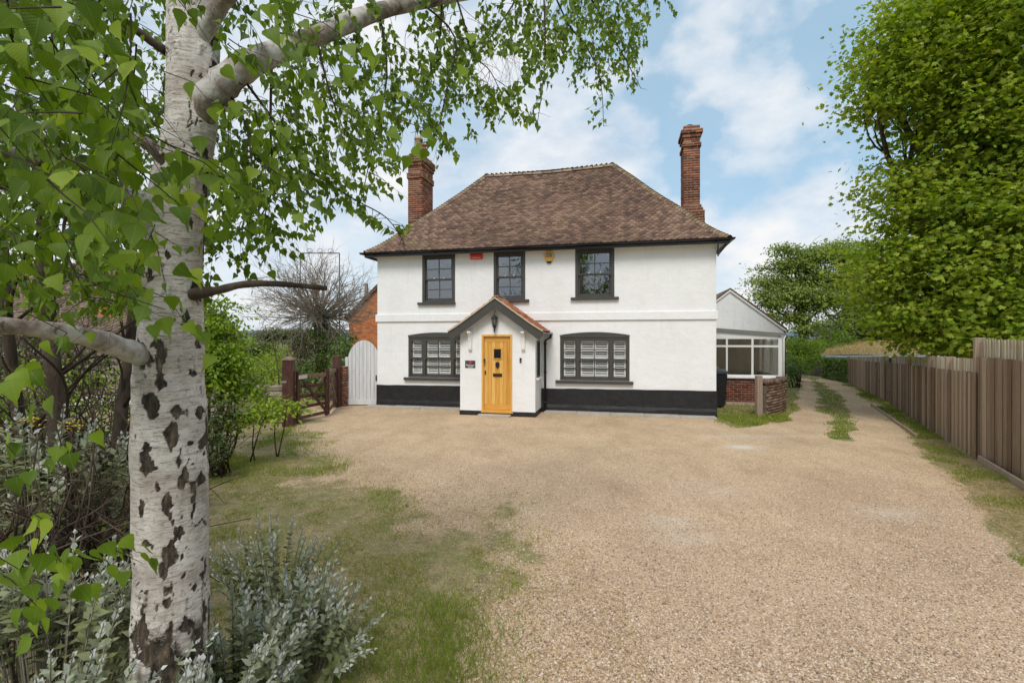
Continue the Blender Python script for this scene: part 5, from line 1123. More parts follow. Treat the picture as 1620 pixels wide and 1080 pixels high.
for i in range(110):
    a_ = rr.uniform(0, 6.28); e_ = rr.uniform(.1, 1.5); L_ = rr.uniform(.9, 1.7); c = Vector((math.cos(a_)*math.cos(e_)*L_*1.15, math.sin(a_)*math.cos(e_)*L_, 1.5+math.sin(e_)*L_*.8)); limb(b, (.1, 0, 1.5), c, .03, .006, rr, .2, 5, 3)
b.build('branches', greytwig_m, t, recalc=False, kind='stuff')
foliage('crown', t, leafmat('dusty_leaf', [(0.12, 0.11, 0.05), (0.20, 0.18, 0.10), (0.26, 0.23, 0.15)], .2), [((0, 0, 2.2), (1.5, 1.2, .8))], 20, .07, OVS_V, OVS_F, 9, per=20, clump=.25)
def bush(name, label, pos, blobs, leaf, dens, size, seed, group=None, V_=OVS_V, F_=OVS_F, cat='shrub', stems=10, wood=bark_m, r0=.03, **kw):
    t = thing(name, label, cat, tuple(pos), 0, group); rr = random.Random(seed); b = MB(); bl = [(tuple(Vector(c)-Vector(pos)), r) for c, r in blobs]
    for i in range(stems):
        c, r = rr.choice(bl); r_ = max(r) if hasattr(r, '__len__') else r; limb(b, (rr.uniform(-.15, .15), rr.uniform(-.15, .15), -.05), Vector(c)+Vector([rr.gauss(0, .5)*r_ for _ in range(3)]), r0, r0*.25, rr, .12, 6, 4)
    b.build('stems', wood, t, recalc=False, kind='stuff'); foliage('foliage', t, leaf, bl, dens, size, V_, F_, seed, **kw); return t
g0 = lambda x, Y: Vector(((x-CX)*Y/F, Y, 0))
bush('shrub', 'yellow-green shrub against the right side of the conservatory wing', g0(1262, 23), blobs_px([(1262, 548, 23, 18, 20), (1275, 570, 22.5, 18, 20), (1256, 575, 21.5, 12, 20), (1285, 552, 25, 22, 14)]), bright_leaf, 200, .12, 31, per=22, clump=.16, tlo=-.1, thi=.8)
bush('shrub', 'dark ivy clump at the foot of the yellow-green shrub', g0(1257, 20.5), blobs_px([(1257, 585, 20.5, 12, 14), (1250, 590, 20, 8, 14)]), ivy_leaf, 260, .10, 32, per=20, clump=.12, tlo=-.1, thi=.6)
bush('shrub', 'green shrubs arching over the far end of the drive', g0(1300, 29), blobs_px([(1300, 552, 29, 26, 16), (1325, 540, 30, 24, 18), (1285, 575, 28.5, 14, 12)]), bright_leaf, 160, .15, 33, per=22, clump=.2, tlo=-.3, thi=.5)
bush('hedge', 'dark evergreen hedge closing the far end of the drive', g0(1330, 33), blobs_px([(1290, 570, 33, 30, 22), (1340, 540, 34, 50, 30), (1400, 530, 34, 60, 40), (1460, 530, 34, 60, 44), (1240, 560, 34, 40, 30)]), dark_leaf, 60, .24, 34, cat='hedge', per=34, clump=.35, tlo=.1, thi=.9)
# clipped ivy block beside the drive
t = thing('ivy_hedge', 'square clipped ivy hedge block left of the far fence', 'hedge', (15.6, 22.0, 0)); q0, q1 = Vector((*G(1347, 607), 0)), Vector((*G(1301, 598), 0)); d = (q1-q0); ln = d.length; d.normalize(); nn = Vector((-d.y, d.x, 0)); nn = nn if nn.x < 0 else -nn
b = MB(); o_ = Vector(t.location); b.beam(q0-o_-nn*.35+Vector((0, 0, .5)), q1-o_-nn*.35+Vector((0, 0, .5)), .55, 1.0); b.build('hedge_core', dark_leaf, t, kind='stuff')
n = 7000; a_ = rs.rand(n, 1); h_ = rs.rand(n, 1); side = rs.rand(n, 1) < .78
p = np.array(q0-o_)+a_*ln*np.array(d)+np.where(side, 0.0, -.62*rs.rand(n, 1))*np.array(nn)+np.where(side, h_*1.06, 1.06)*np.array([0, 0, 1.])+rs.randn(n, 3)*.03
endf = rs.rand(n) < .2; p[endf] = (np.array(q0-o_)-.62*rs.rand(n, 1)*np.array(nn)+rs.rand(n, 1)*1.06*np.array([0, 0, 1.])+rs.randn(n, 3)*.03)[endf]
nr = unit(np.where(side, np.array(nn), np.array([0, 0, 1.]))+.5*rs.randn(n, 3)); Vv, Ff, Tt = leafset(p, unit(rs.randn(n, 3)-np.array([0, 0, .8])), nr, .06+.05*rs.rand(n), rs.rand(n), OVS_V, OVS_F)
link('foliage', npmesh('foliage', Vv, Ff, ivy_leaf, Tt), t, None, 'stuff')
bush('shrub', 'bright green shrub showing through the gap between the fences', g0(1409, 16.6), blobs_px([(1409, 600, 16.6, 8, 22)]), bright_leaf, 400, .09, 35, per=16, clump=.08)
# low building with a dry grass roof behind the hedge block
sx0, sx1, sy_ = (1302-CX)*25.6/F, (1560-CX)*25.6/F, 25.6; sz = CH-(562.5-534)*25.6/F
t = thing('grass_roof_building', 'low dark building with dry yellow grass growing on its roof behind the fence', 'building', (sx0, sy_, 0)); sl_ = sx1-sx0
b = MB(); b.box((.1, .25, -.1), (sl_, 5, sz-.02)); b.build('wall', simple('dark_boarding', [(0.05, 0.042, 0.036), (0.09, 0.075, 0.06)], 3, 0.8, 0.2, 20), t)
b = MB(); b.box((-.1, -.05, sz-.10), (sl_+.2, -.0, sz+.03)); b.build('roof_edge', simple('grey_roof_edge', [(0.30, 0.31, 0.32), (0.42, 0.43, 0.44)], 3, 0.5, 0.1), t)
for i in range(12): b = MB(); x = .15+i*.28; b.box((x, -.0, sz-.25), (x+.07, .25, sz-.11)); b.build('rafter_end', gate_m, t)
b = MB(); nxx, nyy = 30, 8; f_ = lambda i, j: (-.1+(sl_+.3)*i/nxx, 5.2*j/nyy, sz+.03+.62*math.sin(math.pi*min(1, j/nyy*1.0)*.5)*math.sin(math.pi*min(1, .03+.62*i/nxx))**.9+.05*vnoise(i*.7, j*.9))
b.add([f_(i, j) for j in range(nyy+1) for i in range(nxx+1)], [(j*(nxx+1)+i, j*(nxx+1)+i+1, (j+1)*(nxx+1)+i+1, (j+1)*(nxx+1)+i) for j in range(nyy) for i in range(nxx)]); b.build('roof', simple('sedum_soil', [(0.22, 0.17, 0.09), (0.36, 0.27, 0.14)], 3, 0.95, 0.5, 20), t, recalc=False)
n = 9000; i_ = rs.rand(n)*nxx; j_ = rs.rand(n)*nyy; z_ = np.array([f_(a_, c_)[2] for a_, c_ in zip(i_, j_)]); p = np.stack([-.1+(sl_+.3)*i_/nxx, 5.2*j_/nyy, z_-.01], 1)
Mx = frames(np.stack([rs.randn(n), rs.randn(n), .2*rs.randn(n)], 1), unit(np.stack([rs.randn(n)*.4, rs.randn(n)*.4, np.ones(n)], 1)))*np.stack([np.full(n, .02), .08+.14*rs.rand(n), np.full(n, .1)], 1)[:, None, :]
Vv, Ff, Tt = inst(bv, bf, Mx, p, rs.rand(n)); link('roof_grass', npmesh('roof_grass', Vv, Ff, straw_m, Tt), t, None, 'stuff')

# ---- left: bare pollard with ivy
pc = g0(507, 17.2); t = thing('bare_pollard_tree', 'round bare twiggy tree with ivy around its base behind the brown gates', 'tree', tuple(pc), 0)
b = MB(); b.tube([(0, 0, -.1), (.05, 0, 1.2), (.0, 0, 3.1)], [.24, .2, .26], 9); b.build('trunk', bark_m, t, recalc=False); rr = random.Random(12); b = MB()
def fork(b, p, d, L_, r, lev):
    pts = [p]; dd = d.copy(); n = 5
    for i in range(n):
        dd = (dd+Vector([rr.gauss(0, .16) for _ in range(3)])+Vector((0, 0, .03))).normalized(); pts.append(pts[-1]+dd*L_/n)
    b.tube(pts, [r*(1-.6*i/n) for i in range(n+1)], 4 if lev else 5, cap=False)
    if lev < 3:
        for k in range(3 if lev < 2 else 2):
            q = pts[rr.randint(2, n)]; fork(b, q, (dd+Vector([rr.gauss(0, .45) for _ in range(3)])).normalized(), L_*rr.uniform(.45, .7), r*.5, lev+1)
for i in range(150):
    a_ = rr.uniform(0, 6.28); e_ = math.asin(rr.uniform(-.45, 1)); d = Vector((math.cos(a_)*math.cos(e_), math.sin(a_)*math.cos(e_), math.sin(e_))); fork(b, Vector((0, 0, 2.9))+d*.15, d, rr.uniform(1.1, 1.6), .024, 0)
b.build('branches', greytwig_m, t, recalc=False, kind='stuff')
tw = MB()
for i in range(420):
    c = Vector((rr.gauss(-.55, .5), rr.gauss(-.4, .3), rr.uniform(.6, 2.1))); d = Vector([rr.gauss(0, 1) for _ in range(3)]).normalized()*rr.uniform(.3, .7); limb(tw, c, c+d, .010, .004, rr, .3, 4, 3)
tw.build('dead_twigs', simple('dead_twig', [(0.10, 0.06, 0.045), (0.20, 0.14, 0.10)], 5, 0.9, 0), t, recalc=False, kind='stuff')
foliage('ivy', t, ivy_leaf, [((.1, -.2, 3.0), (.3, .3, .4)), ((-.5, -.2, 1.9), (.6, .4, .6)), ((.55, -.5, 1.6), (.55, .5, .7)), ((.95, -.8, .9), (.4, .4, .8)), ((.4, -.9, .5), (.8, .4, .6)), ((.3, -.1, 2.2), (.5, .4, .6)), ((-.1, -.6, 1.0), (.8, .5, .7)), ((-.9, 0, .7), (.6, .5, .7)), ((.0, -.1, 2.6), (.3, .3, .5))], 130, .09, OV_V, OV_F, 41, per=24, clump=.14, upb=.4, droop=.9)
bush('shrub', 'ivy bush spilling between the far gate post and the white arched gate', g0(548, 15.6), blobs_px([(549, 545, 15.8, 12, 16), (545, 575, 15.6, 12, 25), (540, 600, 15.5, 14, 30), (556, 535, 16, 6, 8)]), ivy_leaf, 330, .085, 42, V_=OV_V, F_=OV_F, per=22, clump=.10, upb=.3, droop=.9)
# garden shrubs beyond the low stone wall
bush('shrub', 'light green rose bush between the stone wall and the gate post', g0(437, 13.6), blobs_px([(440, 565, 14, 10, 24), (432, 590, 13.6, 18, 24), (445, 612, 13.4, 14, 20), (425, 560, 14.4, 10, 10)]), bright_leaf, 240, .08, 43, per=20, clump=.12, tlo=.1)
bush('hedge', 'dark clipped garden hedge far behind the stone wall', g0(415, 30), blobs_px([(405, 552, 30, 22, 16), (425, 552, 30, 14, 14), (375, 556, 31, 30, 18), (330, 552, 31, 40, 22)]), dark_leaf, 110, .15, 44, cat='hedge', per=30, clump=.22, tlo=.1, thi=1.)
bush('shrub', 'yellowish low garden bushes in front of the dark clipped hedge', g0(405, 22), blobs_px([(400, 578, 22, 30, 12), (425, 585, 20, 20, 12), (380, 585, 21, 20, 12)]), bright_leaf, 140, .11, 45, per=24, clump=.16, tlo=.2, thi=1.)
for i, (px, Y, rx, ry, lb) in enumerate(((250, 60, 70, 14, 'low distant tree line seen past the left of the birch trunk'), (60, 70, 110, 26, 'distant trees behind the stone cottage'), (-90, 55, 90, 30, 'distant trees at the far left edge behind the cottage'), (470, 80, 50, 9, 'low far trees behind the bare pollard'))):
    bush('far_trees', lb, g0(px, Y), blobs_px([(px+rx*(k-1)*.8, 534-ry*.5, Y, rx*.6, ry) for k in range(3)]), dark_leaf, 22, .40, 50+i, 'distant trees on the left', cat='tree', per=30, clump=.6, tlo=.2)
# bright elder in the middle distance right of the birch trunk
bush('elder_shrub', 'tall bright green elder shrub just right of the birch trunk', g0(338, 8.2), blobs_px([(345, 520, 8.4, 30, 34), (365, 560, 8.2, 40, 40), (335, 590, 8.0, 48, 50), (350, 490, 8.6, 26, 22), (385, 615, 8.4, 36, 26), (330, 545, 8.6, 40, 60), (300, 560, 8.8, 40, 60)]), bright_leaf, 330, .095, 46, V_=OV_V, F_=OV_F, per=24, clump=.15, flat=.35, upb=1.1, shell=1.6, tlo=.0, thi=.85, wood=twig_m)
bush('shrub', 'dark low shrub under the bright elder beside the lawn edge', g0(345, 7.4), blobs_px([(345, 680, 7.4, 34, 30), (325, 710, 7.0, 36, 34), (360, 650, 7.6, 26, 30), (300, 690, 7.2, 40, 50)]), dark_leaf, 260, .07, 47, per=22, clump=.12, tlo=-.2, thi=.8, stems=40, wood=twig_m, r0=.012)
t = thing('sapling', 'slender bright green saplings on thin stems in front of the gate post', 'sapling', tuple(g0(410, 8.0))); b = MB(); rr = random.Random(8)
for (x0, y0, x1, y1) in ((396, 730, 425, 648), (440, 722, 452, 655), (403, 728, 400, 660), (438, 722, 430, 650)):
    limb(b, P(x0, y0, 8.0)-t.location, P(x1, y1, 8.1)-t.location, .014, .006, rr, .06, 6, 5)
b.build('stem', twig_m, t, recalc=False, kind='stuff'); foliage('foliage', t, bright_leaf, [(tuple(Vector(c)-t.location), r) for c, r in blobs_px([(425, 640, 8.1, 30, 12), (455, 652, 8, 24, 10), (400, 655, 8, 34, 12), (380, 668, 7.8, 30, 12), (470, 636, 8.1, 10, 5), (425, 662, 7.9, 16, 6)])], 330, .095, OV_V, OV_F, 48, per=16, clump=.11, flat=.35, upb=1.3, tlo=.3, thi=1.1)

# ---- thicket of dark stems and undergrowth at the left
def stem_tree(label, pts, r0, r1, seed):
    base = G(pts[0][0], pts[0][1]) if False else None
    w3 = [P(*q) for q in pts]; b0 = Vector((w3[0].x, w3[0].y, 0)); t = thing('young_tree', label, 'tree', tuple(b0), 0, 'dark slender trunks left of the birch')
    pp = [Vector((0, 0, -.1))]+[q-b0 for q in w3]; n = len(pp); MB_ = MB(); MB_.tube(pp, [r0+(r1-r0)*i/(n-1) for i in range(n)], 10); MB_.build('trunk', bark_m, t, recalc=False)
    b = MB(); rr = random.Random(seed)
    for k in range(9):
        q = pp[rr.randint(2, n-1)]; limb(b, q, q+Vector((rr.uniform(-.8, .8), rr.uniform(-.5, .5), rr.uniform(.1, .9))), .016, .005, rr, .1, 6, 4)
    b.build('branches', twig_m, t, recalc=False, kind='stuff'); return t
stem_tree('slender dark trunk bending up beside the left bough', [(108, 850, 3.3), (95, 720, 3.3), (85, 600, 3.3), (76, 500, 3.3), (72, 400, 3.35), (60, 250, 3.4)], .062, .035, 1)
stem_tree('slender dark trunk leaning towards the birch trunk', [(176, 830, 3.6), (184, 740, 3.6), (192, 650, 3.6), (205, 560, 3.7), (215, 430, 3.8)], .058, .03, 2)
stem_tree('thin dark trunk at the far left edge', [(40, 860, 3.5), (35, 700, 3.5), (12, 520, 3.4), (4, 380, 3.4)], .045, .03, 3)
ub_ = blobs_px([(60, 760, 4.2, 120, 70), (150, 800, 4.6, 80, 80), (20, 840, 3.4, 90, 70), (180, 760, 5.2, 60, 60), (110, 690, 5.2, 110, 40), (-60, 720, 4.2, 100, 120), (250, 740, 5.6, 60, 60), (150, 600, 6.2, 70, 50), (50, 570, 6.2, 70, 50), (-30, 600, 5.5, 60, 60), (110, 740, 3.6, 70, 50), (40, 900, 2.6, 90, 50), (160, 880, 3.0, 60, 50)])
t = thing('undergrowth', 'dark tangled undergrowth of twigs and leaves left of the birch', 'undergrowth', (-3.2, 4.2, 0)); t['kind'] = 'stuff'
ub_ = [(tuple(Vector(c)-t.location), r) for c, r in ub_]; b = MB(); rr = random.Random(14)
for i in range(1100):
    c, r = rr.choice(ub_); c = Vector(c)+Vector([rr.gauss(0, .55)*r[k] for k in range(3)]); c.z = max(.05, c.z); d = Vector((rr.gauss(0, .5), rr.gauss(0, .5), rr.gauss(.45, .7))).normalized()*rr.uniform(.3, .9); limb(b, c, c+d, .007, .003, rr, .16, 5, 3)
b.build('twigs', simple('undergrowth_twig', [(0.035, 0.022, 0.016), (0.12, 0.085, 0.06)], 3, 0.9, 0), t, recalc=False, kind='stuff')
foliage('leaves', t, dark_leaf, ub_, 210, .062, OVS_V, OVS_F, 60, per=22, clump=.12, tlo=-.2, thi=1.2, cut=lambda p: p[:, 2] > .02)
foliage('leaves', t, bright_leaf, [(tuple(Vector(c)-t.location), r) for c, r in blobs_px([(150, 640, 5.6, 50, 20), (60, 650, 5.2, 40, 16), (200, 700, 6, 40, 20), (60, 780, 3.4, 80, 40), (150, 820, 3.4, 60, 30), (100, 600, 5.5, 90, 40), (30, 680, 4.2, 70, 40)])], 120, .06, OVS_V, OVS_F, 61, per=16, clump=.12, tlo=.2, thi=1.)
# ---- silver-grey leaved shrubs
def silver(label, cx, cy, rx, ry, hmin, hmax, n, seed, lean=.5, sz=.044, flowers=False):
    t = thing('silver_shrub', label, 'shrub', (cx, cy, 0), 0, 'silver-leaved shrubs around the birch'); rnd = np.random.RandomState(seed); b = MB(); pos = []; tip = []; nr = []; size = []; tint = []
    for i in range(n):
        a_ = rnd.rand()*6.28; q = math.sqrt(rnd.rand()); top = np.array([math.cos(a_)*rx*q, math.sin(a_)*ry*q, hmin+(hmax-hmin)*(1-q**2*.75)*(.55+.45*rnd.rand())]); base = np.array([top[0]*.35, top[1]*.35, -.02])
        d0 = (top-base); L_ = np.linalg.norm(d0); bow = np.array([d0[0], d0[1], 0])*.25; ts = np.linspace(0, 1, 8); pts = [base+d0*s_+bow*math.sin(math.pi*s_)*.6*(-1)+np.array([0, 0, 0]) for s_ in ts]
        b.tube([Vector(p) for p in pts], [.0048*(1-.6*s_)+.001 for s_ in ts], 3, cap=False)
        up = unit(pts[-1]-pts[-3]); side = unit(np.cross(up, [0.3, 0.2, 1.0])); K = int(9+rnd.rand()*7); ln_ = min(L_*.75, .42)
        for k in range(K):
            s_ = 1-(k/K)*ln_/L_; j = s_*7; i0 = min(6, int(j)); p = pts[i0]*(1-(j-i0))+pts[i0+1]*(j-i0); ang = k*1.57+rnd.rand()*.5; o_ = side*math.cos(ang)+np.cross(up, side)*math.sin(ang)
            for sg in (1, -1):
                young = max(0, 1-k/6.5); f = .45+1.0*young
                pos.append(p); tip.append(unit(o_*sg*(1-.45*young)+up*(.35+1.1*young)+.2*rnd.randn(3))); nr.append(unit(up*1.0-o_*sg*.4+.3*rnd.randn(3))); size.append(sz*(.55+.65*min(1, k/4.))*(.8+.4*rnd.rand())); tint.append(np.clip(.10+.30*rnd.rand()+.85*young*(.7+.3*rnd.rand())+.1*(1-q), 0, 1))
    b.build('stems', simple('pale_stem_%d' % seed, [(0.16, 0.13, 0.09), (0.34, 0.32, 0.26)], 8, 0.9, 0), t, recalc=False, kind='stuff')
    Vv, Ff, Tt = leafset(np.array(pos), np.array(tip), np.array(nr), np.array(size), np.array(tint), OV_V*np.array([1.25, 1, 1]), OV_F)
    link('foliage', npmesh('foliage', Vv, Ff, silver_leaf, Tt, True), t, None, 'stuff')
    if flowers:
        b = MB()
        for (x, y, z) in flowers:
            for k in range(26):
                v = Vector((rnd.randn()*.028, rnd.randn()*.028, rnd.randn()*.018)); b.add([Vector((x, y, z))+v+Vector(q) for q in ((0, 0, 0), (.016, 0, .005), (.012, .014, 0), (-.006, .012, .004))], [(0, 1, 2, 3)])
        b.build('yellow_flowers', yellow_m, t, recalc=False, kind='stuff')
    return t
silver('silver-grey shrub sprawling over the grass right of the birch trunk', -1.30, 3.05, .52, .5, .12, .68, 66, 71, sz=.05)
silver('silver-grey shrub tight against the right foot of the birch trunk', -1.50, 2.62, .40, .42, .25, .78, 50, 72, sz=.05)
silver('silver-grey shrub in the near left corner below the hanging leaves', -2.15, 2.25, .85, .50, .45, 1.22, 120, 73, sz=.05)
silver('low silver-grey shrub in front of the foot of the birch trunk', -1.35, 1.95, .42, .28, .30, .80, 80, 74, sz=.05)
silver('taller silver-grey shrub with yellow flowers at the far left edge', -3.0, 3.1, .55, .45, 1.2, 1.68, 55, 75, sz=.05, flowers=[(-.02, -.2, 1.83), (-.10, -.2, 1.80), (.25, -.1, 1.55), (.12, -.2, 1.60)])
silver('dusty silver-grey shrub behind the birch trunk near the lawn', -1.75, 3.6, .55, .4, .35, .80, 50, 76)

# ============================================================ BIRCH
birch = thing('birch_tree', 'white-barked birch in the left foreground with black bark scars and long drooping leafy branches', 'tree', (-1.64, 2.3, 0))
TY = 2.3
PR = [(-700, 300, 350), (-400, 290, 350), (-200, 270, 348), (0, 262, 346), (100, 260, 345), (200, 257, 342), (240, 248, 334), (300, 232, 328), (360, 226, 321), (427, 222, 318), (527, 214, 322), (600, 207, 322), (700, 203, 327), (800, 206, 329), (900, 207, 329), (1000, 204, 330), (1080, 200, 331), (1200, 192, 338), (1290, 176, 352)]
PR = np.array(PR, float); NZ, NA = 520, 110
py = np.concatenate([np.linspace(-700, -20, 60), np.linspace(-18, 1290, NZ-60)]); Lx = np.interp(py, PR[:, 0], PR[:, 1]); Rx = np.interp(py, PR[:, 0], PR[:, 2])
Lx += 3*(fbm(py*.02, 1.0, o=3)-.5); Rx += 3*(fbm(py*.02, 9.0, o=3)-.5)
cph = 1/np.sqrt(1+(((Lx+Rx)/2-CX)/F)**2); rad = (Rx-Lx)/2*TY/F*cph*1.0; cxx = ((Lx+Rx)/2+3.5-CX)*TY/F; zz_ = CH-(py-CY)*TY/F; an = np.linspace(0, 2*math.pi, NA, endpoint=False)
A_, I_ = np.meshgrid(an, np.arange(NZ)); Xv = cxx[I_]+rad[I_]*np.cos(A_); Yv = TY+rad[I_]*np.sin(A_); Zv = np.repeat(zz_[:, None], NA, 1)
pxv = Xv/Yv*F+CX; pyv = CY-(Zv-CH)/Yv*F
scars = [(290, 757, 14, 28), (268, 800, 10, 27), (282, 839, 12, 14), (266, 872, 20, 25), (232, 735, 24, 20), (317, 757, 9, 17), (307, 800, 4, 30), (290, 910, 5, 10), (321, 963, 9, 20), (263, 950, 12, 9), (213, 1005, 9, 28), (253, 563, 17, 33), (252, 603, 12, 16), (240, 640, 18, 23), (273, 690, 15, 30), (277, 647, 14, 13), (317, 653, 11, 14), (305, 590, 8, 7), (292, 502, 9, 17), (316, 462, 20, 24), (226, 562, 16, 22), (322, 262, 13, 44), (329, 300, 9, 30), (340, 112, 12, 14), (322, 135, 7, 16), (302, 112, 9, 7), (255, 250, 16, 9), (275, 262, 14, 12), (233, 430, 8, 14), (325, 905, 5, 30), (322, 700, 9, 22), (208, 890, 5, 26), (235, 712, 10, 12), (292, 985, 22, 13), (240, 1035, 40, 22), (225, 1000, 14, 40), (300, 1050, 30, 18), (262, 1065, 30, 12), (318, 1040, 9, 22), (232, 860, 12, 5), (316, 20, 14, 10), (335, 60, 12, 18), (300, 350, 6, 10), (262, 400, 8, 6), (310, 540, 5, 9), (226, 800, 5, 9), (245, 765, 6, 4), (300, 700, 5, 8), (288, 880, 5, 5), (310, 930, 5, 8), (226, 960, 6, 7)]
front_ = np.sin(A_) < .25
dk = np.zeros_like(Xv); wob = (fbm(pxv*.05, pyv*.035, 3.0, 5)-.5)*1.5+(fbm(pxv*.22, pyv*.12, 7.0, 3)-.5)*.9
for (sx_, sy__, sw_, sh_) in scars:
    sw_ *= .80; sh_ *= 1.12
    d_ = 1-(np.abs(pxv-sx_+wob*14)/sw_)**1.15-(np.abs(pyv-sy__+wob*18)/sh_)**1.15; dk = np.maximum(dk, np.clip(d_*2.4, 0, 1)*front_)
crk = np.abs(fbm(pxv*.045, pyv*.014, 11.0, 4)-.5); crk = np.clip(1-crk/.018, 0, 1)*np.clip((fbm(pxv*.03, pyv*.012, 12.0, 3)-.50)*7, 0, 1)*front_; dk = np.maximum(dk, crk*.75)
low = np.clip((fbm(pxv*.085, pyv*.026, 14.0, 5)-.645)*9, 0, 1)*front_*np.clip((pyv-520)/200, 0.35, 1); dk = np.maximum(dk, low*.8)
back = np.clip((fbm(A_*2.2, Zv*2.6, 5.0, 4)-.60)*8, 0, 1)*(~front_); dk = np.maximum(dk, back)
foot = np.clip((1.12-Zv)/.75, 0, 1)*np.clip((fbm(A_*3, Zv*3.2, 2.0, 4)-.42)*5, 0, 1); dk = np.maximum(dk, foot*.95)
rough_ = fbm(A_*9, Zv*26, 4.0, 4)-.5; vert = fbm(A_*16, Zv*9, 6.0, 3)-.5
disp = .004*(fbm(A_*3, Zv*5, 1.0, 3)-.5)*2+.0025*rough_+dk*(-.004+.018*vert)+.005*np.exp(-((dk-.25)/.18)**2)
Xv = Xv+disp*np.cos(A_); Yv = Yv+disp*np.sin(A_)
V = np.stack([Xv+1.64, Yv-2.3, Zv], -1).reshape(-1, 3); j_, i_ = np.meshgrid(np.arange(NA), np.arange(NZ-1)); a0 = (i_*NA+j_).ravel(); a1 = (i_*NA+(j_+1) % NA).ravel()
bk = Mat('birch_bark'); dka = bk.attr('dark')
hb = bk.noise(9, (1.6, 1.6, 9), det=6, rough=.65); big = bk.noise(3.5, (1, 1, 1.6), det=5)
base = ramp(bk.nt, big, [(0.30, (0.33, 0.27, 0.23)), (0.45, (0.52, 0.465, 0.42)), (0.58, (0.67, 0.615, 0.565)), (0.75, (0.75, 0.705, 0.655))])
base = bk.mix(ramp(bk.nt, hb, [(0.50, 0.0), (0.62, 0.6)]), base, (0.27, 0.205, 0.165))
stn = ramp(bk.nt, bk.noise(4.5, (1.6, 1.6, .45), det=7, rough=.7), [(0.50, 0.0), (0.68, 0.55)]); base = bk.mix(stn, base, (0.30, 0.245, 0.20))
ln_ = ramp(bk.nt, bk.noise(14, (1.1, 1.1, 14), det=3), [(0.60, 0.0), (0.65, 0.85)]); base = bk.mix(ln_, base, (0.13, 0.10, 0.085))
sp = ramp(bk.nt, bk.noise(60, (1, 1, 1.5), det=4), [(0.56, 0.0), (0.68, 0.65)]); base = bk.mix(sp, base, (0.20, 0.16, 0.13))
inner = ramp(bk.nt, bk.noise(40, (1, 1, .35), det=6), [(0.35, (0.022, 0.017, 0.014)), (0.55, (0.085, 0.065, 0.048)), (0.72, (0.22, 0.155, 0.10))])
msk = ramp(bk.nt, bk.math('ADD', dka, bk.math('MULTIPLY', bk.math('SUBTRACT', bk.noise(38, det=5), 0.5), 0.9)), [(0.20, 0.0), (0.32, 0.45), (0.46, 1.0)])
bk.color(bk.mix(msk, base, inner)); bk.rough(0.75, 0.25); q_ = bk.bump(bk.noise(55, (1, 1, 2.2), det=6), 0.55, 0.005); q_ = bk.bump(hb, 0.4, 0.004, q_); bk.bump(bk.math('MULTIPLY', msk, bk.noise(60, (1, 1, .4), det=5)), 0.9, 0.015, q_)
me = npmesh('trunk', V, np.stack([a0, a1, a1+NA, a0+NA], 1)[:, ::-1], bk.m, smooth=True, k=4); vattr(me, 'dark', dk); link('trunk', me, birch)
lb = Mat('birch_bough_bark'); lbase = ramp(lb.nt, lb.noise(5, (1, 1, 1), det=7, rough=.7), [(0.34, (0.10, 0.065, 0.048)), (0.46, (0.30, 0.25, 0.21)), (0.56, (0.50, 0.47, 0.43)), (0.7, (0.60, 0.57, 0.53))])
lbase = lb.mix(ramp(lb.nt, lb.noise(24, (3, .6, .6), det=4), [(0.60, 0.0), (0.68, 0.8)]), lbase, (0.06, 0.045, 0.035)); lb.color(lbase); lb.rough(.8, .25); lb.bump(lb.noise(45, det=6), .6, .006); lb = lb.m
W_ = lambda pts: [P(*q)-birch.location for q in pts]
def spline(pts, k=5):
    pts = [Vector(p) for p in pts]; out = []
    for i in range(len(pts)-1):
        p0, p1, p2, p3 = pts[max(0, i-1)], pts[i], pts[i+1], pts[min(len(pts)-1, i+2)]
        for j in range(k):
            t = j/k; out.append(.5*((2*p1)+(p2-p0)*t+(2*p0-5*p1+4*p2-p3)*t*t+(3*p1-p0-3*p2+p3)*t**3))
    return out+[pts[-1]]
def bough(pts, rpx, mat=lb, lab=None):
    w3 = spline(W_(pts)); rr_ = np.interp(np.linspace(0, 1, len(w3)), np.linspace(0, 1, len(rpx)), rpx); Ys = np.interp(np.linspace(0, 1, len(w3)), np.linspace(0, 1, len(pts)), [q[2] for q in pts])
    b = MB(); rn = random.Random(len(pts)*7+int(pts[0][0])); b.tube(w3, [r_*Y_/F*(1+.10*rn.uniform(-1, 1)) for r_, Y_ in zip(rr_, Ys)], 16); o = b.build('bough', mat, birch, recalc=False)
    if lab: o['label'] = lab
    return w3
b1 = bough([(305, 215, 2.30), (330, 160, 2.27), (372, 116, 2.29), (425, 88, 2.38), (500, 58, 2.6), (600, 18, 2.9), (700, -4, 3.2), (830, -22, 3.6), (960, -35, 3.9)], [12, 25, 22, 18, 15, 13, 10, 7, 5], lab='thick pale bough reaching right above the house')
b2 = bough([(270, 590, 2.30), (236, 567, 2.22), (180, 546, 2.06), (130, 531, 1.9), (60, 520, 1.75), (-40, 513, 1.6), (-190, 515, 1.4)], [14, 19, 16, 14, 13, 13, 12], lab='lowest bough reaching left out of the picture')
b3 = bough([(275, 330, 2.30), (222, 318, 2.18), (170, 300, 2.0), (130, 288, 1.9), (85, 262, 1.75), (40, 246, 1.6), (-60, 225, 1.4)], [10, 16, 14, 12, 12, 11, 9])
b4 = bough([(290, 470, 2.30), (318, 463, 2.25), (345, 459, 2.3), (385, 450, 2.4), (440, 449, 2.5), (516, 456, 2.7)], [8, 10, 6.5, 5.5, 4.5, 4], mat=bark_m, lab='thin bare cut branch pointing right')
b5 = bough([(298, 110, 2.31), (318, 58, 2.26), (345, 15, 2.22), (385, -30, 2.15), (450, -120, 2.0)], [9, 15, 12, 10, 8])
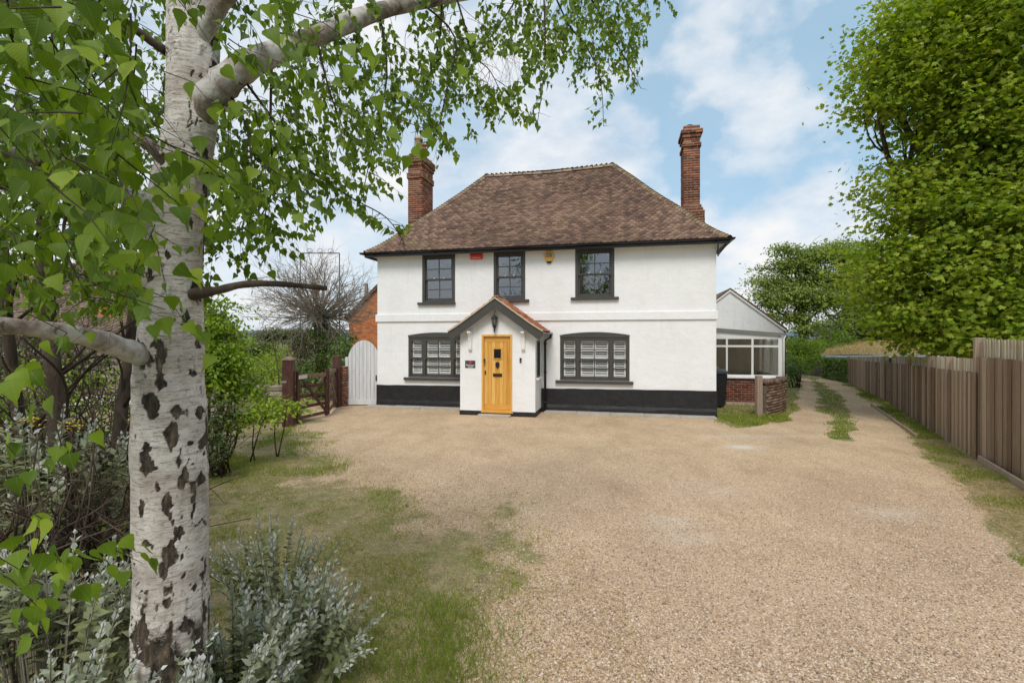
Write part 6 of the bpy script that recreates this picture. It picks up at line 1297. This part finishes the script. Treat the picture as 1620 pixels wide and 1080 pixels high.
b6 = bough([(270, 85, 2.28), (245, 70, 2.2), (215, 48, 2.15), (190, 38, 2.1), (150, 5, 2.0), (100, -50, 1.9)], [9, 6.5, 6, 5.5, 4.5, 3.5], mat=bark_m)
b7 = bough([(275, 275, 2.28), (240, 232, 2.2), (190, 212, 2.1), (120, 198, 1.9), (60, 200, 1.8), (20, 215, 1.7), (-50, 250, 1.6)], [14, 10, 8, 7.5, 7, 6, 5])
b8 = bough([(110, 290, 1.85), (80, 300, 1.8), (40, 290, 1.7), (-30, 300, 1.6)], [7, 6, 6, 5], mat=bark_m)
b9 = bough([(60, 255, 1.68), (30, 240, 1.7), (-20, 242, 1.75)], [8, 9, 9], mat=bark_m)
# twigs and leaves
rb = random.Random(33); LP = []; tw = MB()
def pix(p): Y = p.y; return (CX+p.x/Y*F, CY-(p.z-CH)/Y*F)
envx = [300, 345, 400, 440, 480, 520, 560, 600, 645, 680, 720, 760, 800, 830, 850, 880, 905, 945, 975, 1010, 1030]
envy = [330, 400, 470, 420, 410, 340, 330, 350, 385, 275, 245, 215, 180, 205, 215, 105, 130, 215, 120, 150, 20]
def ok_leaf(x, y, Y):
    if x > 345 and y > np.interp(x, envx, envy)+8: return False
    if 228 < x < 345 and Y < 2.2:
        yy_ = y; 
        if yy_ > 560 or rb.random() < (.88 if yy_ < 250 else .72 if yy_ < 420 else .80): return False
    if 634 < x < 696 and 208 < y < 345 and rb.random() < .88: return False
    if 700 < x < 850 and y > 85 and (x-790)**2/38**2+(y-105)**2/32**2 < 1 : return False
    if x <= 228 and 505 < y < 560 and rb.random() < .55: return False
    if 545 < y < 700 and 60 < x < 228 and rb.random() < .75: return False
    return True
def strand(p0, d0, L_, r, leafs, sz, grav=1.6, side=True, sp=.030):
    n = max(4, int(L_/.045)); p = Vector(p0); d = Vector(d0).normalized(); pts = [p.copy()]; ds = L_/n
    for i in range(n):
        d = (d+Vector((0, 0, -grav*ds))+Vector([rb.gauss(0, .10) for _ in range(3)])).normalized(); p = p+d*ds; pts.append(p.copy())
    x, y = pix(pts[-1]); x0, y0 = pix(pts[len(pts)//2])
    if x > 345 and y > np.interp(x, envx, envy)+12 and leafs: 
        keep = [q for q in pts if pix(q)[1] < np.interp(pix(q)[0], envx, envy)+4]; pts = pts[:max(3, len(keep))]
    n = len(pts)-1; tw.tube([q-birch.location for q in pts], [max(.0006, r*(1-.8*i/n)) for i in range(n+1)], 3, cap=False)
    s_ = .25*L_ if L_ > .3 else .03; tot = ds*n; k = 0
    while s_ < tot and leafs:
        j = s_/ds; i0 = min(n-1, int(j)); q = pts[i0].lerp(pts[i0+1], j-i0); dd = (pts[i0+1]-pts[i0]).normalized(); sd_ = Vector((rb.gauss(0, 1), rb.gauss(0, 1), rb.gauss(0, .3))); sd_ = (sd_-dd*sd_.dot(dd)).normalized()
        tp = (sd_*.55+Vector((0, 0, -1))*rb.uniform(.3, 1.2)+dd*.3).normalized(); nr = Vector((rb.gauss(0, .8), rb.gauss(-.55, .8), rb.gauss(.35, .5))); z = sz*rb.uniform(.65, 1.15); q2 = q+tp*z*.3
        LP.append((q2, tp, nr, z)); s_ += sp*rb.uniform(.5, 1.6); k += 1
        if side and rb.random() < .16 and tot-s_ > .08:
            strand(q, (dd+sd_*.8+Vector((0, 0, .1))), rb.uniform(.08, .22), r*.5, True, sz, grav*1.2, False, sp)
    return pts
def region(n, x0, x1, Yf, lpx, sz, seedy=None, dx=0.15, sp=.030):
    for i in range(n):
        x = rb.uniform(x0, x1); Y = Yf(x)*rb.uniform(.86, 1.2); bot = np.interp(x, envx, envy)*rb.uniform(.55, 1.0); L_ = rb.uniform(*lpx); y0 = bot-L_ if seedy is None else rb.uniform(*seedy)
        strand(P(x, y0, Y), Vector((rb.gauss(dx, .35), rb.gauss(0, .25), -.3)), L_*Y/F*1.05, .0022, True, sz, 1.8, True, sp)
Yr = lambda x: float(np.interp(x, [300, 450, 700, 1000], [2.4, 2.7, 3.4, 4.3]))
# main drooping branchlets
for pts in ([(385, 125, 2.3), (440, 200, 2.4), (480, 260, 2.45), (520, 290, 2.5), (565, 318, 2.6), (612, 345, 2.7), (640, 385, 2.8)], [(430, 95, 2.4), (428, 200, 2.4), (430, 300, 2.45), (410, 345, 2.5), (385, 372, 2.5)], [(720, -10, 3.2), (738, 50, 3.25), (747, 88, 3.3), (775, 112, 3.3), (800, 165, 3.35)], [(860, -20, 3.7), (862, 100, 3.7), (850, 195, 3.75)], [(872, -20, 3.8), (900, 40, 3.85), (930, 78, 3.9), (950, 130, 3.9), (955, 200, 3.95)], [(925, -20, 3.9), (965, 50, 4.0), (990, 95, 4.1), (1014, 140, 4.2)], [(700, -5, 3.2), (692, 80, 3.2), (668, 150, 3.25), (660, 195, 3.3)], [(600, 20, 2.9), (612, 120, 2.9), (590, 230, 2.95), (575, 300, 3.0)], [(500, 58, 2.6), (520, 140, 2.6), (545, 210, 2.7)], [(350, 130, 2.3), (390, 200, 2.25), (400, 300, 2.2)], [(660, 0, 3.0), (720, 60, 3.05), (705, 150, 3.1), (690, 220, 3.15)], [(200, 40, 2.0), (150, 120, 1.9), (130, 200, 1.85)], [(120, 290, 1.85), (100, 380, 1.8), (140, 470, 1.75)], [(830, -20, 3.6), (790, 40, 3.5), (760, 80, 3.5)]):
    w3 = spline([P(*q) for q in pts], 4); n = len(w3); tw.tube([q-birch.location for q in w3], [.0075*(1-.75*i/n) for i in range(n)], 5)
    for i in range(2, n, 1):
        for k in range(2):
            if rb.random() < .75: strand(w3[i], Vector((rb.gauss(.1, .7), rb.gauss(0, .5), rb.uniform(-.6, .2))), rb.uniform(.12, .34), .0022, True, .046, 2.2)
region(84, 345, 700, Yr, (70, 210), .045)
region(36, 700, 865, Yr, (60, 190), .046)
region(52, 860, 1015, Yr, (70, 200), .046)
region(48, 345, 1030, Yr, (50, 130), .05, seedy=(-140, -10))
region(26, 430, 700, Yr, (60, 150), .048, seedy=(-60, 90))
# dense left mass: from close to the lens to well behind the trunk
for (n, x0, x1, y0, y1, Ya, Yb, l0, l1, sz) in ((250, -80, 340, -160, 380, 2.4, 4.6, .3, .8, .048), (120, -80, 260, -120, 400, 1.5, 2.4, .2, .5, .048), (34, -60, 250, -140, 330, .95, 1.5, .15, .34, .050), (16, 330, 520, -60, 220, 1.5, 2.1, .15, .30, .048), (9, -40, 130, -60, 330, .72, .95, .10, .2, .05), (120, -60, 330, 330, 480, 2.6, 4.8, .2, .5, .05), (10, 340, 440, 250, 330, 1.5, 2.3, .15, .3, .05)):
    for i in range(n):
        Y = rb.uniform(Ya, Yb); strand(P(rb.uniform(x0, x1), rb.uniform(y0, y1), Y), Vector((rb.gauss(0, .6), rb.gauss(0, .5), rb.uniform(-.7, .1))), rb.uniform(l0, l1), .0022, True, sz, 1.6)
# sprays: near clusters the photo shows over the trunk and in the corner
sprays = [(262, 285, 1.25, 8), (300, 300, 1.4, 6), (215, 380, 1.3, 8), (235, 440, 1.25, 7), (262, 490, 1.2, 5), (300, 520, 1.3, 4), (330, 340, 1.6, 5), (372, 285, 1.3, 7), (20, 330, .85, 6), (40, 250, .8, 5), (20, 60, .85, 6), (90, 110, .9, 6), (140, 60, 1.0, 6), (60, 570, 1.15, 7), (20, 620, 1.0, 6), (25, 720, 1.2, 7), (95, 710, 1.4, 6), (60, 850, 1.15, 9), (90, 890, 1.1, 7), (180, 870, 1.35, 6), (225, 890, 1.4, 5), (60, 960, 1.1, 7), (30, 900, 1.0, 5), (180, 340, 1.2, 6), (650, 210, 1.6, 6), (600, 185, 1.5, 5), (560, 70, 1.4, 6), (440, 30, 1.3, 7), (700, 60, 1.7, 5), (330, 160, 1.5, 5), (120, 410, 1.1, 6), (40, 430, 1.0, 6), (290, 225, 1.3, 5), (500, 150, 1.8, 5), (130, 340, .95, 5), (20, 180, .8, 5)]
nspray0 = len(LP)
for (x, y, Y, k) in sprays:
    c = P(x, y, Y); q = c+Vector((rb.uniform(-.12, .05), rb.uniform(-.05, .1), rb.uniform(.04, .12))); tw.tube([q-birch.location+Vector((-.12, .02, .05)), q-birch.location, c-birch.location], [.002, .0015, .0008], 3)
    for i in range(k):
        LP.append((c+Vector((rb.gauss(0, .045), rb.gauss(0, .04), rb.gauss(0, .035))), Vector((rb.gauss(.1, .5), rb.gauss(0, .3), -1)).normalized(), Vector((rb.gauss(0, .5), -1, rb.gauss(.5, .4))), rb.uniform(.042, .058)))
tw.build('twigs', twig_m, birch, recalc=False, kind='stuff')
LQ = []
for i, q in enumerate(LP):
    if q[0].y < .45: continue
    x, y = pix(q[0])
    if i >= nspray0 or ok_leaf(x, y, q[0].y): LQ.append((q, x, y, i >= nspray0))
print('birch leaves', len(LQ))
def tn(q, near): return float(np.clip(rb.gauss(.42, .20)+(.10 if near else 0)-.10*(q[0].x < -1.2), 0, 1))
infr = sorted([k for k, (q, x, y, nr_) in enumerate(LQ) if -20 < x < 1640 and -20 < y < 1100], key=lambda k: -LQ[k][0][3]/LQ[k][0][0].y)
sel = set(infr[:300])
def near_leaf(curl, fold, skew):
    ys = [.0, .07, .15, .24, .34, .46, .58, .70, .82, .93]; ws = [.10, .30, .40, .42, .385, .30, .215, .135, .075, .035]
    vs = [(0, -.30, .05), (.012, -.30, .05)]; fs = []
    mid = []; rt = []; lt = []
    for i, (y, w_) in enumerate(zip(ys, ws)):
        tooth = .018 if i % 2 else -.012; zc = -curl*(y-.3)**2
        mid.append(len(vs)); vs.append((skew*y*y, y, zc-.02)); rt.append(len(vs)); vs.append((w_+tooth+skew*y*y, y-.04*w_, zc+fold*w_)); lt.append(len(vs)); vs.append((-w_-tooth+skew*y*y, y-.04*w_+.012, zc+fold*w_*.9))
    tip = len(vs); vs.append((skew, 1.10, -curl*.75))
    for i in range(len(ys)-1):
        fs += [(mid[i], rt[i], rt[i+1]), (mid[i], rt[i+1], mid[i+1]), (mid[i], mid[i+1], lt[i+1]), (mid[i], lt[i+1], lt[i])]
    fs += [(mid[-1], rt[-1], tip), (mid[-1], tip, lt[-1]), (0, 1, mid[0])]; return np.array(vs), np.array(fs)
def veined(m0):
    m = m0.copy(); m.name = 'birch_leaf_veined'; n_ = m.node_tree.nodes; l_ = m.node_tree.links; b_ = n_['Principled BSDF']; src = b_.inputs['Base Color'].links[0].from_socket
    tc_ = n_.new('ShaderNodeTexCoord'); sp_ = n_.new('ShaderNodeSeparateXYZ'); l_.new(tc_.outputs['Object'], sp_.inputs[0])
    def mt(op, a, c=0.0):
        q = n_.new('ShaderNodeMath'); q.operation = op
        for i, v in enumerate((a, c)):
            if isinstance(v, (int, float)): q.inputs[i].default_value = v
            else: l_.new(v, q.inputs[i])
        return q.outputs[0]
    ax = mt('ABSOLUTE', sp_.outputs[0]); ph = mt('FRACT', mt('MULTIPLY', mt('SUBTRACT', sp_.outputs[1], mt('MULTIPLY', ax, .95)), 8.5)); lat = mt('ABSOLUTE', mt('SUBTRACT', ph, .5))
    v1 = mt('LESS_THAN', lat, .075); v2 = mt('LESS_THAN', ax, .014); vv = mt('MAXIMUM', mt('MULTIPLY', v1, .20), mt('MULTIPLY', v2, .6))
    mx_ = n_.new('ShaderNodeMix'); mx_.data_type = 'RGBA'; l_.new(vv, mx_.inputs['Factor']); l_.new(src, mx_.inputs['A']); mx_.inputs['B'].default_value = (.26, .34, .09, 1); l_.new(mx_.outputs['Result'], b_.inputs['Base Color'])
    bp_ = n_.new('ShaderNodeBump'); bp_.inputs['Strength'].default_value = .3; bp_.inputs['Distance'].default_value = .002; l_.new(lat, bp_.inputs['Height']); l_.new(bp_.outputs[0], b_.inputs['Normal']); return m
vm = veined(birch_leaf); lv = []
for i in range(10):
    nv_, nf_ = near_leaf((.05, .25, .45, -.12, .32)[i % 5], (.10, .35, .20, .28, .05)[(i*3) % 5], (.03, -.05, .07, 0, -.03)[(i*2) % 5]); lv += variants('leaf', nv_, nf_, vm, [i/9])
for m_ in lv: m_.polygons.foreach_set('use_smooth', np.ones(len(m_.polygons), bool))
Pn = []; Tn = []; Nn = []; Sn = []; Cn = []
for k, (q, x, y, near) in enumerate(LQ):
    p, tp, nr, s_ = q; t_ = tn(q, near)
    if k in sel:
        M3 = frames(np.array([nr]), np.array([tp]))[0]*s_*.97; m = Matrix(((M3[0][0], M3[0][1], M3[0][2], p.x+1.64), (M3[1][0], M3[1][1], M3[1][2], p.y-2.3), (M3[2][0], M3[2][1], M3[2][2], p.z), (0, 0, 0, 1)))
        link('leaf', lv[max(0, min(9, int(t_*10+rb.uniform(-1.2, 1.2))))], birch, m)
    else: Pn.append((p.x+1.64, p.y-2.3, p.z)); Tn.append(tuple(tp)); Nn.append(tuple(nr)); Sn.append(s_); Cn.append(t_)
Vv, Ff, Tt = leafset(np.array(Pn), np.array(Tn), np.array(Nn), np.array(Sn), np.array(Cn), BL_V, BL_F)
link('leaves', npmesh('leaves', Vv, Ff, birch_leaf, Tt, True), birch, None, 'stuff')

# ---- trees on the far side of the road behind the viewer, seen only as reflections in the window panes
def dup(root, loc, sc_, label, rz):
    r = root.copy(); COL.objects.link(r); r.location = loc; r.scale = (sc_,)*3; r.rotation_euler = (0, 0, rz); r['label'] = label; r['group'] = 'trees behind the viewpoint'
    for c in list(root.children): k = c.copy(); COL.objects.link(k); k.parent = r
    return r
dup(sy, (-16, -26, 0), 1.3, 'leafy tree behind and left of the viewpoint that shows only reflected in the upper windows', 1.0); dup(sy, (14, -24, 0), 1.35, 'leafy tree behind and right of the viewpoint that shows only reflected in the upper windows', 2.4)

# lettering as plain meshes
for o in [o for o in COL.objects if o.type == 'FONT']:
    dg = bpy.context.evaluated_depsgraph_get(); me = bpy.data.meshes.new_from_object(o.evaluated_get(dg)); n_ = bpy.data.objects.new('lettering', me); COL.objects.link(n_); n_.parent = o.parent; n_.matrix_basis = o.matrix_basis.copy(); bpy.data.objects.remove(o)
print('tris', sum(len(o.data.polygons) for o in COL.objects if o.type == 'MESH'))
